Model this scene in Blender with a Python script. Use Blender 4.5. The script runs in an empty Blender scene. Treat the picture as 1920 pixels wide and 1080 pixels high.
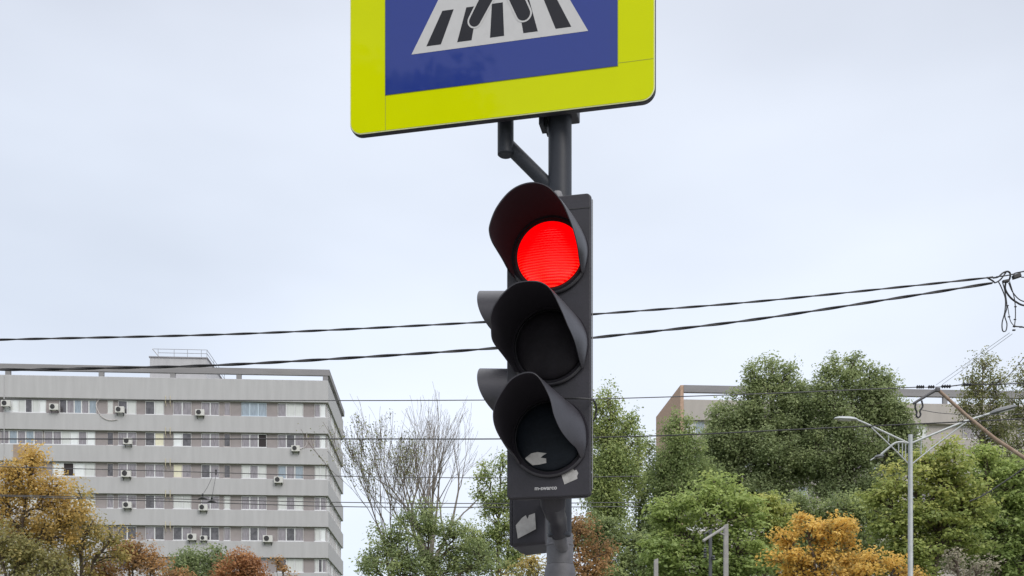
import bpy, math, random
import numpy as np
from mathutils import Vector, Matrix
R = math.radians
scene = bpy.context.scene
col = scene.collection

# ------------------------------------------------------------------ camera
cam_d = bpy.data.cameras.new("camera"); cam = bpy.data.objects.new("camera", cam_d)
col.objects.link(cam); scene.camera = cam
cam.location = (0, 0, 1.6); cam.rotation_euler = (R(90), 0, 0)
FOC = 2000.0; HOR = 1300.0                      # focal length and horizon in photo pixels (1920 wide)
cam_d.sensor_width = 36; cam_d.lens = 36 * FOC / 1920
cam_d.shift_y = (HOR - 540) / 1920
cam_d.clip_start = 0.05; cam_d.clip_end = 5000

# ------------------------------------------------------------------ sky: thin daylight above an overcast deck
SUN_EL, SUN_AZ = 42, 150                        # azimuth clockwise from +Y: behind the camera, to the right
w = bpy.data.worlds.new("World"); scene.world = w; w.use_nodes = True
nt = w.node_tree; nt.nodes.clear(); N = nt.nodes.new; L = nt.links.new
out = N("ShaderNodeOutputWorld")
sky = N("ShaderNodeTexSky"); sky.sky_type = 'NISHITA'; sky.sun_disc = False
sky.sun_elevation = R(SUN_EL); sky.sun_rotation = R(SUN_AZ); sky.air_density = 1.0; sky.dust_density = 3.0
bg1 = N("ShaderNodeBackground"); bg1.inputs[1].default_value = 0.05
L(sky.outputs[0], bg1.inputs[0])
tc = N("ShaderNodeTexCoord"); sp = N("ShaderNodeSeparateXYZ"); L(tc.outputs["Generated"], sp.inputs[0])
ramp = N("ShaderNodeValToRGB"); L(sp.outputs[2], ramp.inputs[0])
e = ramp.color_ramp.elements
e[0].position = 0.0; e[0].color = (0.58, 0.65, 0.77, 1)
e[1].position = 1.0; e[1].color = (2.1, 2.1, 2.15, 1)
for pos, c in ((0.20, (0.725, 0.74, 0.80, 1)), (0.32, (0.705, 0.735, 0.79, 1)), (0.43, (0.68, 0.71, 0.765, 1)),
               (0.56, (0.64, 0.66, 0.71, 1)), (0.75, (1.5, 1.5, 1.56, 1))):
    k = e.new(pos); k.color = c
mp = N("ShaderNodeMapping"); mp.inputs["Scale"].default_value = (1.0, 1.0, 2.6); L(tc.outputs["Generated"], mp.inputs[0])
nz = N("ShaderNodeTexNoise"); nz.inputs["Scale"].default_value = 2.2; nz.inputs["Detail"].default_value = 4; nz.inputs["Roughness"].default_value = 0.42
L(mp.outputs[0], nz.inputs["Vector"])
mr = N("ShaderNodeMapRange"); mr.inputs["From Min"].default_value = 0.3; mr.inputs["From Max"].default_value = 0.7
mr.inputs["To Min"].default_value = 0.87; mr.inputs["To Max"].default_value = 1.10; L(nz.outputs[0], mr.inputs[0])
# a slightly thicker cloud bank to the left
ma = N("ShaderNodeMath"); ma.operation = 'MULTIPLY_ADD'; L(nz.outputs[0], ma.inputs[0]); ma.inputs[1].default_value = 0.5; L(sp.outputs[0], ma.inputs[2])
m2 = N("ShaderNodeMapRange"); m2.interpolation_type = 'SMOOTHSTEP'; m2.inputs["From Min"].default_value = -0.20; m2.inputs["From Max"].default_value = 0.22
m2.inputs["To Min"].default_value = 0.90; m2.inputs["To Max"].default_value = 1.0; L(ma.outputs[0], m2.inputs[0])
mm = N("ShaderNodeMath"); mm.operation = 'MULTIPLY'; L(mr.outputs[0], mm.inputs[0]); L(m2.outputs[0], mm.inputs[1])
vm = N("ShaderNodeVectorMath"); vm.operation = 'SCALE'; L(ramp.outputs[0], vm.inputs[0]); L(mm.outputs[0], vm.inputs["Scale"])
bg2 = N("ShaderNodeBackground"); L(vm.outputs[0], bg2.inputs[0]); bg2.inputs[1].default_value = 1.0
ad = N("ShaderNodeAddShader"); L(bg1.outputs[0], ad.inputs[0]); L(bg2.outputs[0], ad.inputs[1]); L(ad.outputs[0], out.inputs[0])

sun_d = bpy.data.lights.new("sun", 'SUN'); sun_d.energy = 1.4; sun_d.angle = R(25); sun_d.color = (1, 0.97, 0.93)
sun = bpy.data.objects.new("sun", sun_d); col.objects.link(sun)
az = R(SUN_AZ); el = R(SUN_EL)
sdir = Vector((math.sin(az) * math.cos(el), math.cos(az) * math.cos(el), math.sin(el)))
sun.rotation_euler = sdir.to_track_quat('Z', 'Y').to_euler(); sun.location = (0, -20, 60)

scene.view_settings.view_transform = 'Standard'; scene.view_settings.look = 'None'
scene.view_settings.exposure = 0.10; scene.view_settings.gamma = 1

# ------------------------------------------------------------------ helpers
def PX(px, py, Y):
    """world point seen at photo pixel (px, py) and standing Y metres away"""
    return np.array([(px - 960) / FOC * Y, Y, 1.6 + (HOR - py) / FOC * Y])

def mat(name, color, rough=0.6, metal=0.0, noise=0.0, nscale=8.0, bump=0.0, bscale=60.0, coat=0.0, spec=0.5,
        stretch=None, col2=None, emit=None, estr=0.0):
    m = bpy.data.materials.new(name); m.use_nodes = True
    t = m.node_tree; b = t.nodes["Principled BSDF"]
    b.inputs["Base Color"].default_value = (*color, 1); b.inputs["Roughness"].default_value = rough
    b.inputs["Metallic"].default_value = metal; b.inputs["Coat Weight"].default_value = coat
    b.inputs["Coat Roughness"].default_value = 0.03; b.inputs["Specular IOR Level"].default_value = spec
    co = t.nodes.new("ShaderNodeTexCoord"); src = co.outputs["Object"]
    if stretch:
        mpp = t.nodes.new("ShaderNodeMapping"); mpp.inputs["Scale"].default_value = stretch
        t.links.new(src, mpp.inputs[0]); src = mpp.outputs[0]
    if noise or col2:
        n = t.nodes.new("ShaderNodeTexNoise"); n.inputs["Scale"].default_value = nscale; n.inputs["Detail"].default_value = 6
        n.inputs["Roughness"].default_value = 0.62
        t.links.new(src, n.inputs["Vector"])
        r = t.nodes.new("ShaderNodeValToRGB"); t.links.new(n.outputs[0], r.inputs[0])
        c2 = col2 or tuple(c * (1 - noise) for c in color)
        c1 = color if col2 else tuple(min(1, c * (1 + noise)) for c in color)
        r.color_ramp.elements[0].position = 0.33; r.color_ramp.elements[0].color = (*c2, 1)
        r.color_ramp.elements[1].position = 0.66; r.color_ramp.elements[1].color = (*c1, 1)
        t.links.new(r.outputs[0], b.inputs["Base Color"])
    if bump:
        n2 = t.nodes.new("ShaderNodeTexNoise"); n2.inputs["Scale"].default_value = bscale; n2.inputs["Detail"].default_value = 4
        t.links.new(co.outputs["Object"], n2.inputs["Vector"])
        bp = t.nodes.new("ShaderNodeBump"); bp.inputs["Strength"].default_value = bump; bp.inputs["Distance"].default_value = 0.01
        t.links.new(n2.outputs[0], bp.inputs["Height"]); t.links.new(bp.outputs[0], b.inputs["Normal"])
    if emit:
        b.inputs["Emission Color"].default_value = (*emit, 1); b.inputs["Emission Strength"].default_value = estr
    return m

def leaf_mat(name, cols, transl=0.5):
    m = bpy.data.materials.new(name); m.use_nodes = True; t = m.node_tree; t.nodes.clear()
    o = t.nodes.new("ShaderNodeOutputMaterial"); a = t.nodes.new("ShaderNodeAttribute"); a.attribute_name = "tint"
    r = t.nodes.new("ShaderNodeValToRGB"); t.links.new(a.outputs["Fac"], r.inputs[0])
    r.color_ramp.elements[0].color = (*cols[0], 1); r.color_ramp.elements[1].color = (*cols[-1], 1)
    for i, c in enumerate(cols[1:-1], 1):
        k = r.color_ramp.elements.new(i / (len(cols) - 1)); k.color = (*c, 1)
    d = t.nodes.new("ShaderNodeBsdfPrincipled"); d.inputs["Roughness"].default_value = 0.55; d.inputs["Specular IOR Level"].default_value = 0.35
    tr = t.nodes.new("ShaderNodeBsdfTranslucent"); mx = t.nodes.new("ShaderNodeMixShader"); mx.inputs[0].default_value = transl
    t.links.new(r.outputs[0], d.inputs["Base Color"]); t.links.new(r.outputs[0], tr.inputs[0])
    t.links.new(d.outputs[0], mx.inputs[1]); t.links.new(tr.outputs[0], mx.inputs[2]); t.links.new(mx.outputs[0], o.inputs[0])
    return m

class MB:
    """collects shapes for ONE mesh object"""
    def __init__(s): s.v = []; s.f = []; s.mi = []; s.n = 0; s.cur = 0
    def add(s, vs, fs):
        s.v.extend([tuple(map(float, p)) for p in vs]); s.f.extend([tuple(i + s.n for i in f) for f in fs])
        s.mi.extend([s.cur] * len(fs)); s.n += len(vs); return s
    def box(s, a, b, M=None):
        x0, y0, z0 = a; x1, y1, z1 = b
        vs = [(x0,y0,z0),(x1,y0,z0),(x1,y1,z0),(x0,y1,z0),(x0,y0,z1),(x1,y0,z1),(x1,y1,z1),(x0,y1,z1)]
        if M is not None: vs = [tuple(M @ Vector(p)) for p in vs]
        return s.add(vs, [(0,3,2,1),(4,5,6,7),(0,1,5,4),(1,2,6,5),(2,3,7,6),(3,0,4,7)])
    def tube(s, pts, r, sides=8, caps=True):
        P = np.array(pts, float); n = len(P)
        r = np.full(n, r) if np.isscalar(r) else np.array(r, float)
        T = np.gradient(P, axis=0); T /= np.maximum(np.linalg.norm(T, axis=1, keepdims=True), 1e-9)
        up = np.array([0, 0, 1.0]) if abs(T[0][2]) < 0.9 else np.array([1.0, 0, 0])
        u = np.cross(T[0], up); u /= np.linalg.norm(u); vs = []
        ang = np.arange(sides) * 2 * math.pi / sides
        for i in range(n):
            u = u - T[i] * np.dot(u, T[i]); u /= max(np.linalg.norm(u), 1e-9); v = np.cross(T[i], u)
            for a in ang: vs.append(P[i] + r[i] * (math.cos(a) * u + math.sin(a) * v))
        fs = [(i*sides+j, i*sides+(j+1)%sides, (i+1)*sides+(j+1)%sides, (i+1)*sides+j) for i in range(n-1) for j in range(sides)]
        if caps: fs += [tuple(range(sides))[::-1], tuple((n-1)*sides + j for j in range(sides))]
        return s.add(vs, fs)
    def lathe(s, prof, sides=32, M=None, caps=True):
        """prof = [(radius, height)] about local z"""
        vs = []; n = len(prof)
        for (r_, h) in prof:
            for j in range(sides):
                a = 2*math.pi*j/sides; vs.append(Vector((r_*math.cos(a), r_*math.sin(a), h)))
        if M is not None: vs = [M @ p for p in vs]
        fs = [(i*sides+j, i*sides+(j+1)%sides, (i+1)*sides+(j+1)%sides, (i+1)*sides+j) for i in range(n-1) for j in range(sides)]
        if caps: fs += [tuple(range(sides))[::-1], tuple((n-1)*sides + j for j in range(sides))]
        return s.add([tuple(p) for p in vs], fs)
    def prism(s, poly, h0, h1, M):
        """poly in local xy extruded along z from h0 to h1"""
        n = len(poly)
        vs = [tuple(M @ Vector((x, y, h0))) for x, y in poly] + [tuple(M @ Vector((x, y, h1))) for x, y in poly]
        return s.add(vs, [tuple(range(n))[::-1], tuple(range(n, 2*n))] + [(i, (i+1)%n, n+(i+1)%n, n+i) for i in range(n)])
    def build(s, name, mats, parent=None, smooth=False, bevel=0.0, bseg=3):
        me = bpy.data.meshes.new(name); me.from_pydata(s.v, [], s.f)
        for m in (mats if isinstance(mats, (list, tuple)) else [mats]): me.materials.append(m)
        me.polygons.foreach_set("material_index", s.mi); me.validate(); me.update()
        o = bpy.data.objects.new(name, me); col.objects.link(o)
        if parent: o.parent = parent
        if smooth:
            me.polygons.foreach_set("use_smooth", [True]*len(me.polygons))
            me.set_sharp_from_angle(angle=R(38))
        if bevel:
            b = o.modifiers.new("bevel", 'BEVEL'); b.width = bevel; b.segments = bseg; b.limit_method = 'ANGLE'; b.angle_limit = R(40)
            b.harden_normals = False
        return o

def tag(o, label=None, cat=None, group=None, kind=None):
    if label: o["label"] = label
    if cat: o["category"] = cat
    if group: o["group"] = group
    if kind: o["kind"] = kind
    return o

def empty(name, loc=(0,0,0), rz=0.0):
    o = bpy.data.objects.new(name, None); col.objects.link(o); o.location = loc; o.rotation_euler = (0,0,rz)
    o.empty_display_size = 0.3; return o

def rrect(x0, y0, x1, y1, r, n=8):
    pts = []
    for cx, cy, a0 in ((x1-r, y1-r, 0), (x0+r, y1-r, 90), (x0+r, y0+r, 180), (x1-r, y0+r, 270)):
        for k in range(n+1):
            a = R(a0 + 90*k/n); pts.append((cx + r*math.cos(a), cy + r*math.sin(a)))
    return pts

def smooth_path(pts, n=60):
    """Catmull-Rom through the points"""
    P = np.array(pts, float); P = np.vstack([2*P[0]-P[1], P, 2*P[-1]-P[-2]]); out = []
    segs = len(P) - 3; per = max(2, n // segs)
    for i in range(segs):
        p0, p1, p2, p3 = P[i:i+4]
        for k in range(per):
            t = k/per; out.append(0.5*((2*p1)+(-p0+p2)*t+(2*p0-5*p1+4*p2-p3)*t*t+(-p0+3*p1-3*p2+p3)*t**3))
    out.append(P[-2]); return np.array(out)

# ------------------------------------------------------------------ ground, road, pavements (below the frame)
ground_m = mat("soil_grass", (0.10, 0.12, 0.05), 0.95, noise=0.4, nscale=0.4)
asph_m = mat("asphalt", (0.055, 0.055, 0.057), 0.85, noise=0.25, nscale=3, bump=0.5, bscale=120)
pave_m = mat("pavement_concrete", (0.30, 0.29, 0.27), 0.85, noise=0.15, nscale=2, bump=0.3)
kerb_m = mat("kerb_stone", (0.38, 0.37, 0.35), 0.8, noise=0.15, nscale=5)
paint_m = mat("road_paint", (0.75, 0.75, 0.73), 0.7, noise=0.12, nscale=9)
def sheet(name, x0, y0, x1, y1, z, m):
    return tag(MB().add([(x0,y0,z),(x1,y0,z),(x1,y1,z),(x0,y1,z)], [(0,1,2,3)]).build(name, m), kind='structure')
sheet("ground", -1500, -1500, 1500, 1500, -0.14, ground_m)
sheet("road", -300, 4.45, 300, 24, -0.136, asph_m)
tag(MB().box((-300,-6,-0.30),(300,4.2,0)).build("near_pavement", pave_m), kind='structure')
tag(MB().box((-300,4.203,-0.30),(300,4.45,0.004)).build("near_kerb", kerb_m), kind='structure')
tag(MB().box((-300,24.25,-0.30),(300,29,0)).build("far_pavement", pave_m), kind='structure')
tag(MB().box((-300,24.0,-0.30),(300,24.247,0.004)).build("far_kerb", kerb_m), kind='structure')
zb = MB()
for i in range(19):
    y = 4.9 + i; zb.add([(1.2,y,-0.132),(5.2,y,-0.132),(5.2,y+0.5,-0.132),(1.2,y+0.5,-0.132)], [(0,1,2,3)])
tag(zb.build("crosswalk_marking", paint_m), kind='structure')

# ------------------------------------------------------------------ apartment buildings
plaster = mat("grey_plaster", (0.385, 0.385, 0.395), 0.92, noise=0.06, nscale=1.5, stretch=(1.3, 1.3, 0.14), bump=0.15, bscale=20)
plaster_b = mat("beige_plaster", (0.36, 0.335, 0.315), 0.9, noise=0.06, nscale=1.2, stretch=(1, 1, 0.25), bump=0.15, bscale=20)
pier = mat("taupe_wall", (0.265, 0.24, 0.24), 0.9, noise=0.07, nscale=1.5)
slabm = mat("roof_edge_concrete", (0.225, 0.22, 0.23), 0.9, noise=0.10, nscale=0.9, stretch=(0.3, 0.3, 2))
brick = mat("orange_brick_wall", (0.40, 0.275, 0.205), 0.9, noise=0.16, nscale=5)
brownp = mat("brown_panel_render", (0.30, 0.235, 0.19), 0.85, noise=0.08, nscale=2)
frame_m = mat("white_window_frame", (0.58, 0.59, 0.60), 0.45)
frame_bl = mat("pale_blue_window_frame", (0.44, 0.53, 0.60), 0.45)
frame_dk = mat("weathered_window_frame", (0.46, 0.43, 0.42), 0.6)
rail_m = mat("galvanised_rail", (0.30, 0.31, 0.33), 0.5, metal=0.5)
PANES = {
 'd': mat("glass_dark_room", (0.075, 0.072, 0.08), 0.12, spec=0.7, noise=0.5, nscale=2.5),
 'g': mat("glass_grey_curtain", (0.22, 0.205, 0.225), 0.15, spec=0.7, noise=0.28, nscale=3, stretch=(4, 1, 0.6)),
 'l': mat("glass_pale_blind", (0.52, 0.54, 0.53), 0.3, noise=0.07, nscale=3, stretch=(5, 1, 0.5)),
 'w': mat("glass_white_blind", (0.66, 0.69, 0.70), 0.3, noise=0.05, nscale=3),
 'b': mat("glass_blue_curtain", (0.24, 0.29, 0.34), 0.15, spec=0.7, noise=0.2, nscale=3, stretch=(4, 1, 0.6)),
 'c': mat("glass_cream_blind", (0.62, 0.60, 0.46), 0.4, noise=0.05, nscale=3),
 'x': mat("open_window_dark", (0.018, 0.012, 0.014), 0.7),
}
KEYS = list(PANES)

class Block:
    """frame of a building: local x along its front (to the right), local y into its depth"""
    def __init__(s, name, C, rz, label):
        s.C = C; s.c = math.cos(rz); s.s = math.sin(rz)
        s.root = empty(name, (C[0], C[1], -0.14), rz); tag(s.root, label, "building", None)
    def x(s, px, y=0.0):
        t = (px - 960) / FOC
        return (t*(s.C[1]+y*s.c) - s.C[0] + y*s.s) / (s.c - t*s.s)
    def z(s, py, Y=None): return 1.74 + (HOR - py) * (Y or s.C[1]) / FOC      # local: base at -0.14

def window(B, x0, x1, z0, z1, y, panes, fm=None, axis='x', part_mats=None):
    """window = frame (part) + its glass (sub-part), set on a wall facing -y (axis x) or the +x / -x side (axis y)"""
    fm = fm or frame_m; w_ = 0.055; n = len(panes); D = 0.07
    def bx(mb, a0, a1, b0, b1, d0, d1):
        if axis == 'x': mb.box((a0, y - d1, b0), (a1, y - d0, b1))
        elif axis == 'y': mb.box((y + d0, a0, b0), (y + d1, a1, b1))
        else: mb.box((y - d1, a0, b0), (y - d0, a1, b1))
    f = MB(); bx(f, x0, x1, z0, z0+w_, 0, D); bx(f, x0, x1, z1-w_, z1, 0, D)
    st = (x1 - x0) / n
    for i in range(n+1):
        c = x0 + i*st; a0 = max(x0, c - w_/2 - (0.02 if 0 < i < n else 0)); a1 = min(x1, c + w_/2 + (0.02 if 0 < i < n else 0))
        bx(f, a0, a1, z0+w_, z1-w_, 0, D)
    bx(f, x0-0.05, x1+0.05, z0-0.05, z0, 0, D+0.08)
    fo = f.build("window", fm, B.root)
    g = MB(); keys = sorted(set(panes))
    for i, k in enumerate(panes):
        g.cur = keys.index(k); bx(g, x0+i*st+w_/2+0.03, x0+(i+1)*st-w_/2-0.03, z0+w_+0.002, z1-w_-0.002, 0.005, 0.03 if k != 'x' else 0.008)
    g.build("pane", [PANES[k] for k in keys], fo)
    return fo

rnd = random.Random(7)
# --- left block
B = Block("apartment_building", (-16.2, 94.0), math.atan(0.063), "pale grey apartment block with long window bands and floating roof edge on the left")
A = B.root
zt = B.z(693); zsb = B.z(704.3); zpt = B.z(713.5); zw = B.z(755); FH = 58.3*94/FOC; WH = 1.30
XL = -34.0; DEP = 14.0; REC = 0.30; SREC = 0.20
MB().box((XL, REC, 0), (-SREC, DEP-0.3, zpt-0.6)).build("wall", pier, A)
for i in range(10):
    top = zpt if i == 0 else zw - FH*(i-1) - WH
    bot = zw - FH*i
    if i == 0: MB().box((XL, 0, bot), (0, DEP, top)).build("parapet_band", plaster, A, bevel=0.03, bseg=1)
    else: MB().box((XL, 0, bot), (0, DEP, top)).build("parapet_band", plaster, A, bevel=0.02, bseg=1)
MB().box((XL+0.02, 0.05, 0), (-0.05, DEP-0.05, zw-FH*9-WH-0.01)).build("plinth", pier, A)
rb = MB()
for a, b in (((XL,0.0,zsb),(0.12,0.30,zt)), ((XL,DEP-0.8,zsb),(0.12,DEP,zt)), ((-0.25,0.303,zsb),(0.12,DEP-0.803,zt)), ((XL,0.303,zsb),(XL+0.8,DEP-0.803,zt))):
    rb.box(a, b)
rb.build("roof_edge", slabm, A)
for px in (15, 190, 324, 448, 610):
    x = B.x(px, 0.1); MB().box((x-0.22, 0.04, zpt+0.003), (x+0.22, 0.28, zsb-0.003)).build("roof_post", slabm, A)
for y in (5.0, 9.0, DEP-0.6): MB().box((-0.55, y, zpt+0.003), (-0.1, y+0.44, zsb-0.003)).build("roof_post", slabm, A)
# penthouse with rail
py = 4.0; x0 = B.x(281, py); x1 = B.x(388, py); pz = B.z(677, 98)
ph = MB().box((x0, py, zpt+0.002), (x1, py+8, pz)).build("penthouse", plaster, A)
MB().box((x0-0.08, py-0.08, pz+0.002), (x1+0.08, py+8.08, pz+0.10)).build("coping", slabm, ph)
rl = MB(); zr = pz+0.1; hx = [B.x(p, py) for p in (296, 326, 351, 377)] + [x1-0.02]
for x in hx: rl.tube([(x, py+0.1, zr), (x, py+0.1, zr+0.72)], 0.025, 6)
for y in (py+3, py+5.5, py+7.9): rl.tube([(x1-0.02, y, zr), (x1-0.02, y, zr+0.72)], 0.025, 6)
for h in (0.38, 0.72):
    rl.tube([(hx[0]-0.5*(h > .5), py+0.1, zr+h), (x1-0.02, py+0.1, zr+h)], 0.025, 6); rl.tube([(x1-0.02, py+0.1, zr+h), (x1-0.02, py+7.9, zr+h)], 0.025, 6)
rl.tube([(hx[0]-0.5, py+0.1, zr+0.72), (hx[0]+0.1, py+0.1, zr)], 0.05, 6); rl.build("roof_railing", rail_m, ph)
# windows, row by row: (px0, px1, panes, frame)
A_, B_, C_, D_, N1, N2, E_, F_, G_ = (222,256),(273,308),(325,359),(378,411),(201,213),(420,432),(453,500),(521,569),(590,615.5)
rows = [
 [((9,87),'wwldlw',0),((112,181),'dgbgb',0),(N1,'l',1),(A_,'dl',0),(B_,'dl',0),(C_,'gg',0),(D_,'gg',0),(N2,'g',1),(E_,'bbb',2),(F_,'gll',0),(G_,'gw',0)],
 [((2,80),'gbgbg',0),((84,179),'gglwgw',0),(N1,'d',1),(A_,'gg',0),(B_,'dc',0),(C_,'wd',0),(D_,'gg',0),(N2,'d',1),(E_,'ggx',0),(F_,'gdg',0),(G_,'gw',0)],
 [((2,70),'gllg',0),((99,179),'wxwl',0),(N1,'d',1),(A_,'gg',0),(B_,'gg',0),(C_,'cg',1),(D_,'dg',0),(N2,'d',1),(E_,'lgl',0),(F_,'bgb',0),(G_,'ll',0)],
 [((2,70),'glgl',0),((84,179),'glgwll',0),(N1,'g',0),(A_,'gg',0),(B_,'dg',0),(C_,'ll',0),(D_,'gg',0),(N2,'l',0),(E_,'ggg',0),(F_,'lgl',0),(G_,'gg',0)],
 [((48,78),'wgw',0),((112,179),'glgl',0),(N1,'d',1),(A_,'dd',0),(B_,'gd',0),(C_,'dg',0),(D_,'dd',0),(N2,'g',0),(E_,'gdg',0),(F_,'gdg',0),(G_,'lw',0)],
 [((9,87),'lgdgl',0),((112,181),'gglgl',0),(N1,'g',1),(A_,'dg',0),(B_,'gg',0),(C_,'dg',0),(D_,'gd',0),(N2,'g',0),(E_,'ddg',0),(F_,'dll',0),(G_,'ldg',0)],
]
FM = [frame_m, frame_dk, frame_bl]
for r_, row in enumerate(rows):
    z1 = zw - FH*r_ - 0.06; z0 = zw - FH*r_ - WH + 0.05
    for (p0, p1), panes, fi in row:
        xa = B.x(p0, REC); xb = min(B.x(p1, REC), -SREC - 0.02)
        window(B, xa, xb, z0, z1, REC-0.001, panes, FM[fi])
    for k in range(4):
        y0 = 0.5 + k*3.35
        window(B, y0, y0+2.5, z0, z1, -SREC+0.001, [rnd.choice('lgdg') for _ in range(3)], frame_m, axis='y')
low = MB(); lk = ['g', 'd', 'l']
for r_ in range(6, 9):
    z1 = zw - FH*r_ - 0.06; z0 = zw - FH*r_ - WH + 0.05
    for (p0, p1), panes, fi in rows[5]:
        low.cur = rnd.randrange(3); low.box((B.x(p0, REC), REC-0.06, z0), (min(B.x(p1, REC), -0.2), REC-0.005, z1))
tag(low.build("lower_windows", [PANES[k] for k in lk], A), kind='stuff')
bp = MB(); zz = zw - FH*1 - WH
bp.box((B.x(25), -0.03, zz-1.42), (B.x(64), -0.004, zz-0.03)); bp.build("brown_panel", brownp, A)
# vertical seam and small drain pipes on the facade
sm = MB()
sm.box((B.x(8)-0.03, -0.05, zw-FH*5), (B.x(8)+0.03, -0.003, zpt-0.05)); sm.build("downpipe", plaster, A)
yel = mat("old_yellow_pipe", (0.52, 0.47, 0.33), 0.7)
for k in range(5):
    zc = zw - FH*k
    for dx in (-0.2, 0.2):
        xx = B.x(315) + dx; MB().tube([(xx, 0.2, zc-0.5), (xx, -0.06, zc-0.25), (xx, -0.06, zc+0.35)], 0.028, 6).build("vent_pipe", yel, A)
MB().tube(smooth_path([(B.x(186), -0.04, zw-0.05), (B.x(181), -0.06, zw-0.6), (B.x(190), -0.06, zw-1.5), (B.x(205), -0.06, zw-1.85), (B.x(220), -0.06, zw-1.8)], 24), 0.03, 6).build("hanging_cable", frame_dk, A)
MB().tube(smooth_path([(B.x(575), -0.04, zw-FH-0.05), (B.x(576), -0.06, zw-FH-0.8), (B.x(572), -0.06, zw-FH-1.2), (B.x(562), -0.06, zw-FH-1.4)], 24), 0.025, 6).build("hanging_cable", frame_dk, A)

# --- right block
B2 = Block("apartment_building", (15.0, 95.0), math.atan(0.063), "beige apartment block with orange brick end wall, mostly hidden behind tall dark green trees")
A2 = B2.root
z2t = B2.z(722); z2sb = B2.z(735); z2pt = B2.z(748.5); z2w = B2.z(787); FH2 = 2.85; W2 = 48.0
MB().box((0.3, 0.35, 0), (W2-0.3, 10.7, z2pt-0.5)).build("wall", plaster_b, A2)
MB().box((0, 0, 0), (0.297, 11, z2t)).build("end_wall", brick, A2)
for i in range(9):
    top = z2pt if i == 0 else z2w - FH2*(i-1) - 1.3
    MB().box((0.3, 0, z2w - FH2*i), (W2, 11, top)).build("parapet_band", plaster_b, A2, bevel=0.02, bseg=1)
r2 = MB(); r2.box((0.3, -0.05, z2sb), (W2, 0.35, z2t+0.004)); r2.box((0.3, 10.2, z2sb), (W2, 11.0, z2t+0.004)); r2.build("roof_edge", slabm, A2)
for px in (1415, 1560, 1772, 1895):
    x = B2.x(px, 0.1); MB().box((x-0.2, 0.04, z2pt+0.003), (x+0.2, 0.30, z2sb-0.003)).build("roof_post", slabm, A2)
for r_ in range(6):
    z1 = z2w - FH2*r_ - 0.06; z0 = z2w - FH2*r_ - 1.25
    for k in range(9):
        xa = 0.35 + 0.2 + k*5.1
        window(B2, xa, xa + 1.7 + 1.6*(k % 2), z0, z1, 0.35-0.001, [rnd.choice('bgdl') for _ in range(2 + k % 2)], frame_m)

# --- outdoor units
ac_white = mat("ac_casing_white", (0.52, 0.52, 0.50), 0.4, noise=0.05)
ac_black = mat("ac_fan_black", (0.02, 0.02, 0.022), 0.5)
acs = [(13,768,1,"pale outdoor unit under the top window row at the photo's left edge",0),
 (103,773,1,"outdoor unit under the top window row between the blue curtains and white blinds",0),
 (226,776,1,"outdoor unit with dark round fan under the top row beside a hanging loop of cable",1),
 (376,779,1,"outdoor unit with dark round fan under the top row below the penthouse end",1),
 (241,834,1,"outdoor unit under the second window row, above two others in a column",0),
 (555,843,0.95,"small outdoor unit with curved cable under the second window row near the corner",0),
 (238,894,1.1,"outdoor unit under the third window row, middle of a column of three",0),
 (523,902,1,"outdoor unit under the third window row below white and blue curtains",0),
 (240,952,1,"outdoor unit under the fourth window row, lowest of a column of three",0),
 (382,955,1,"outdoor unit with black fan just below the trolley wire hangers",1),
 (361,1010,1.05,"bright white outdoor unit with black fan, left one of an adjoining pair above green tree",1),
 (383,1012,0.8,"small dull outdoor unit, right one of an adjoining pair above green tree",0),
 (503,1012,1.1,"bright white outdoor unit with black fan above the rust red tree",1)]
ac0 = None
def ac_unit():
    t = empty("air_conditioner")
    MB().box((-0.42, -0.36, -0.30), (0.42, -0.04, 0.30)).build("casing", ac_white, t, bevel=0.02, bseg=2)
    g = MB(); Mx = Matrix.Translation((-0.10, -0.362, 0.02)) @ Matrix.Rotation(R(90), 4, 'X')
    g.lathe([(0.02, 0.0), (0.21, 0.0), (0.23, 0.02), (0.18, 0.012), (0.05, 0.02)], 20, Mx); g.build("fan", ac_black, t)
    b = MB()
    for s in (-0.3, 0.3): b.box((s-0.02, -0.40, -0.36), (s+0.02, -0.003, -0.302)); b.box((s-0.02, -0.04, -0.55), (s+0.02, -0.003, -0.362))
    b.build("bracket", ac_black, t)
    return t
def tree_copy(o):
    r = o.copy(); col.objects.link(r)
    for ch in o.children:
        c = ch.copy(); col.objects.link(c); c.parent = r
    return r
for i, (px, py_, s_, lab, dk) in enumerate(acs):
    o = ac_unit() if i == 0 else tree_copy(ac0)
    if i == 0: ac0 = o
    x = B.x(px); z = B.z(py_)
    o.location = (B.C[0] + x*B.c, B.C[1] + x*B.s, z - 0.14); o.rotation_euler = (0, 0, math.atan(0.063) + (0.0 if dk else R(0))); o.scale = (s_*0.9, 1, s_*0.9)
    tag(o, lab, "air conditioner", "outdoor air conditioning units on the grey block")

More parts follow.
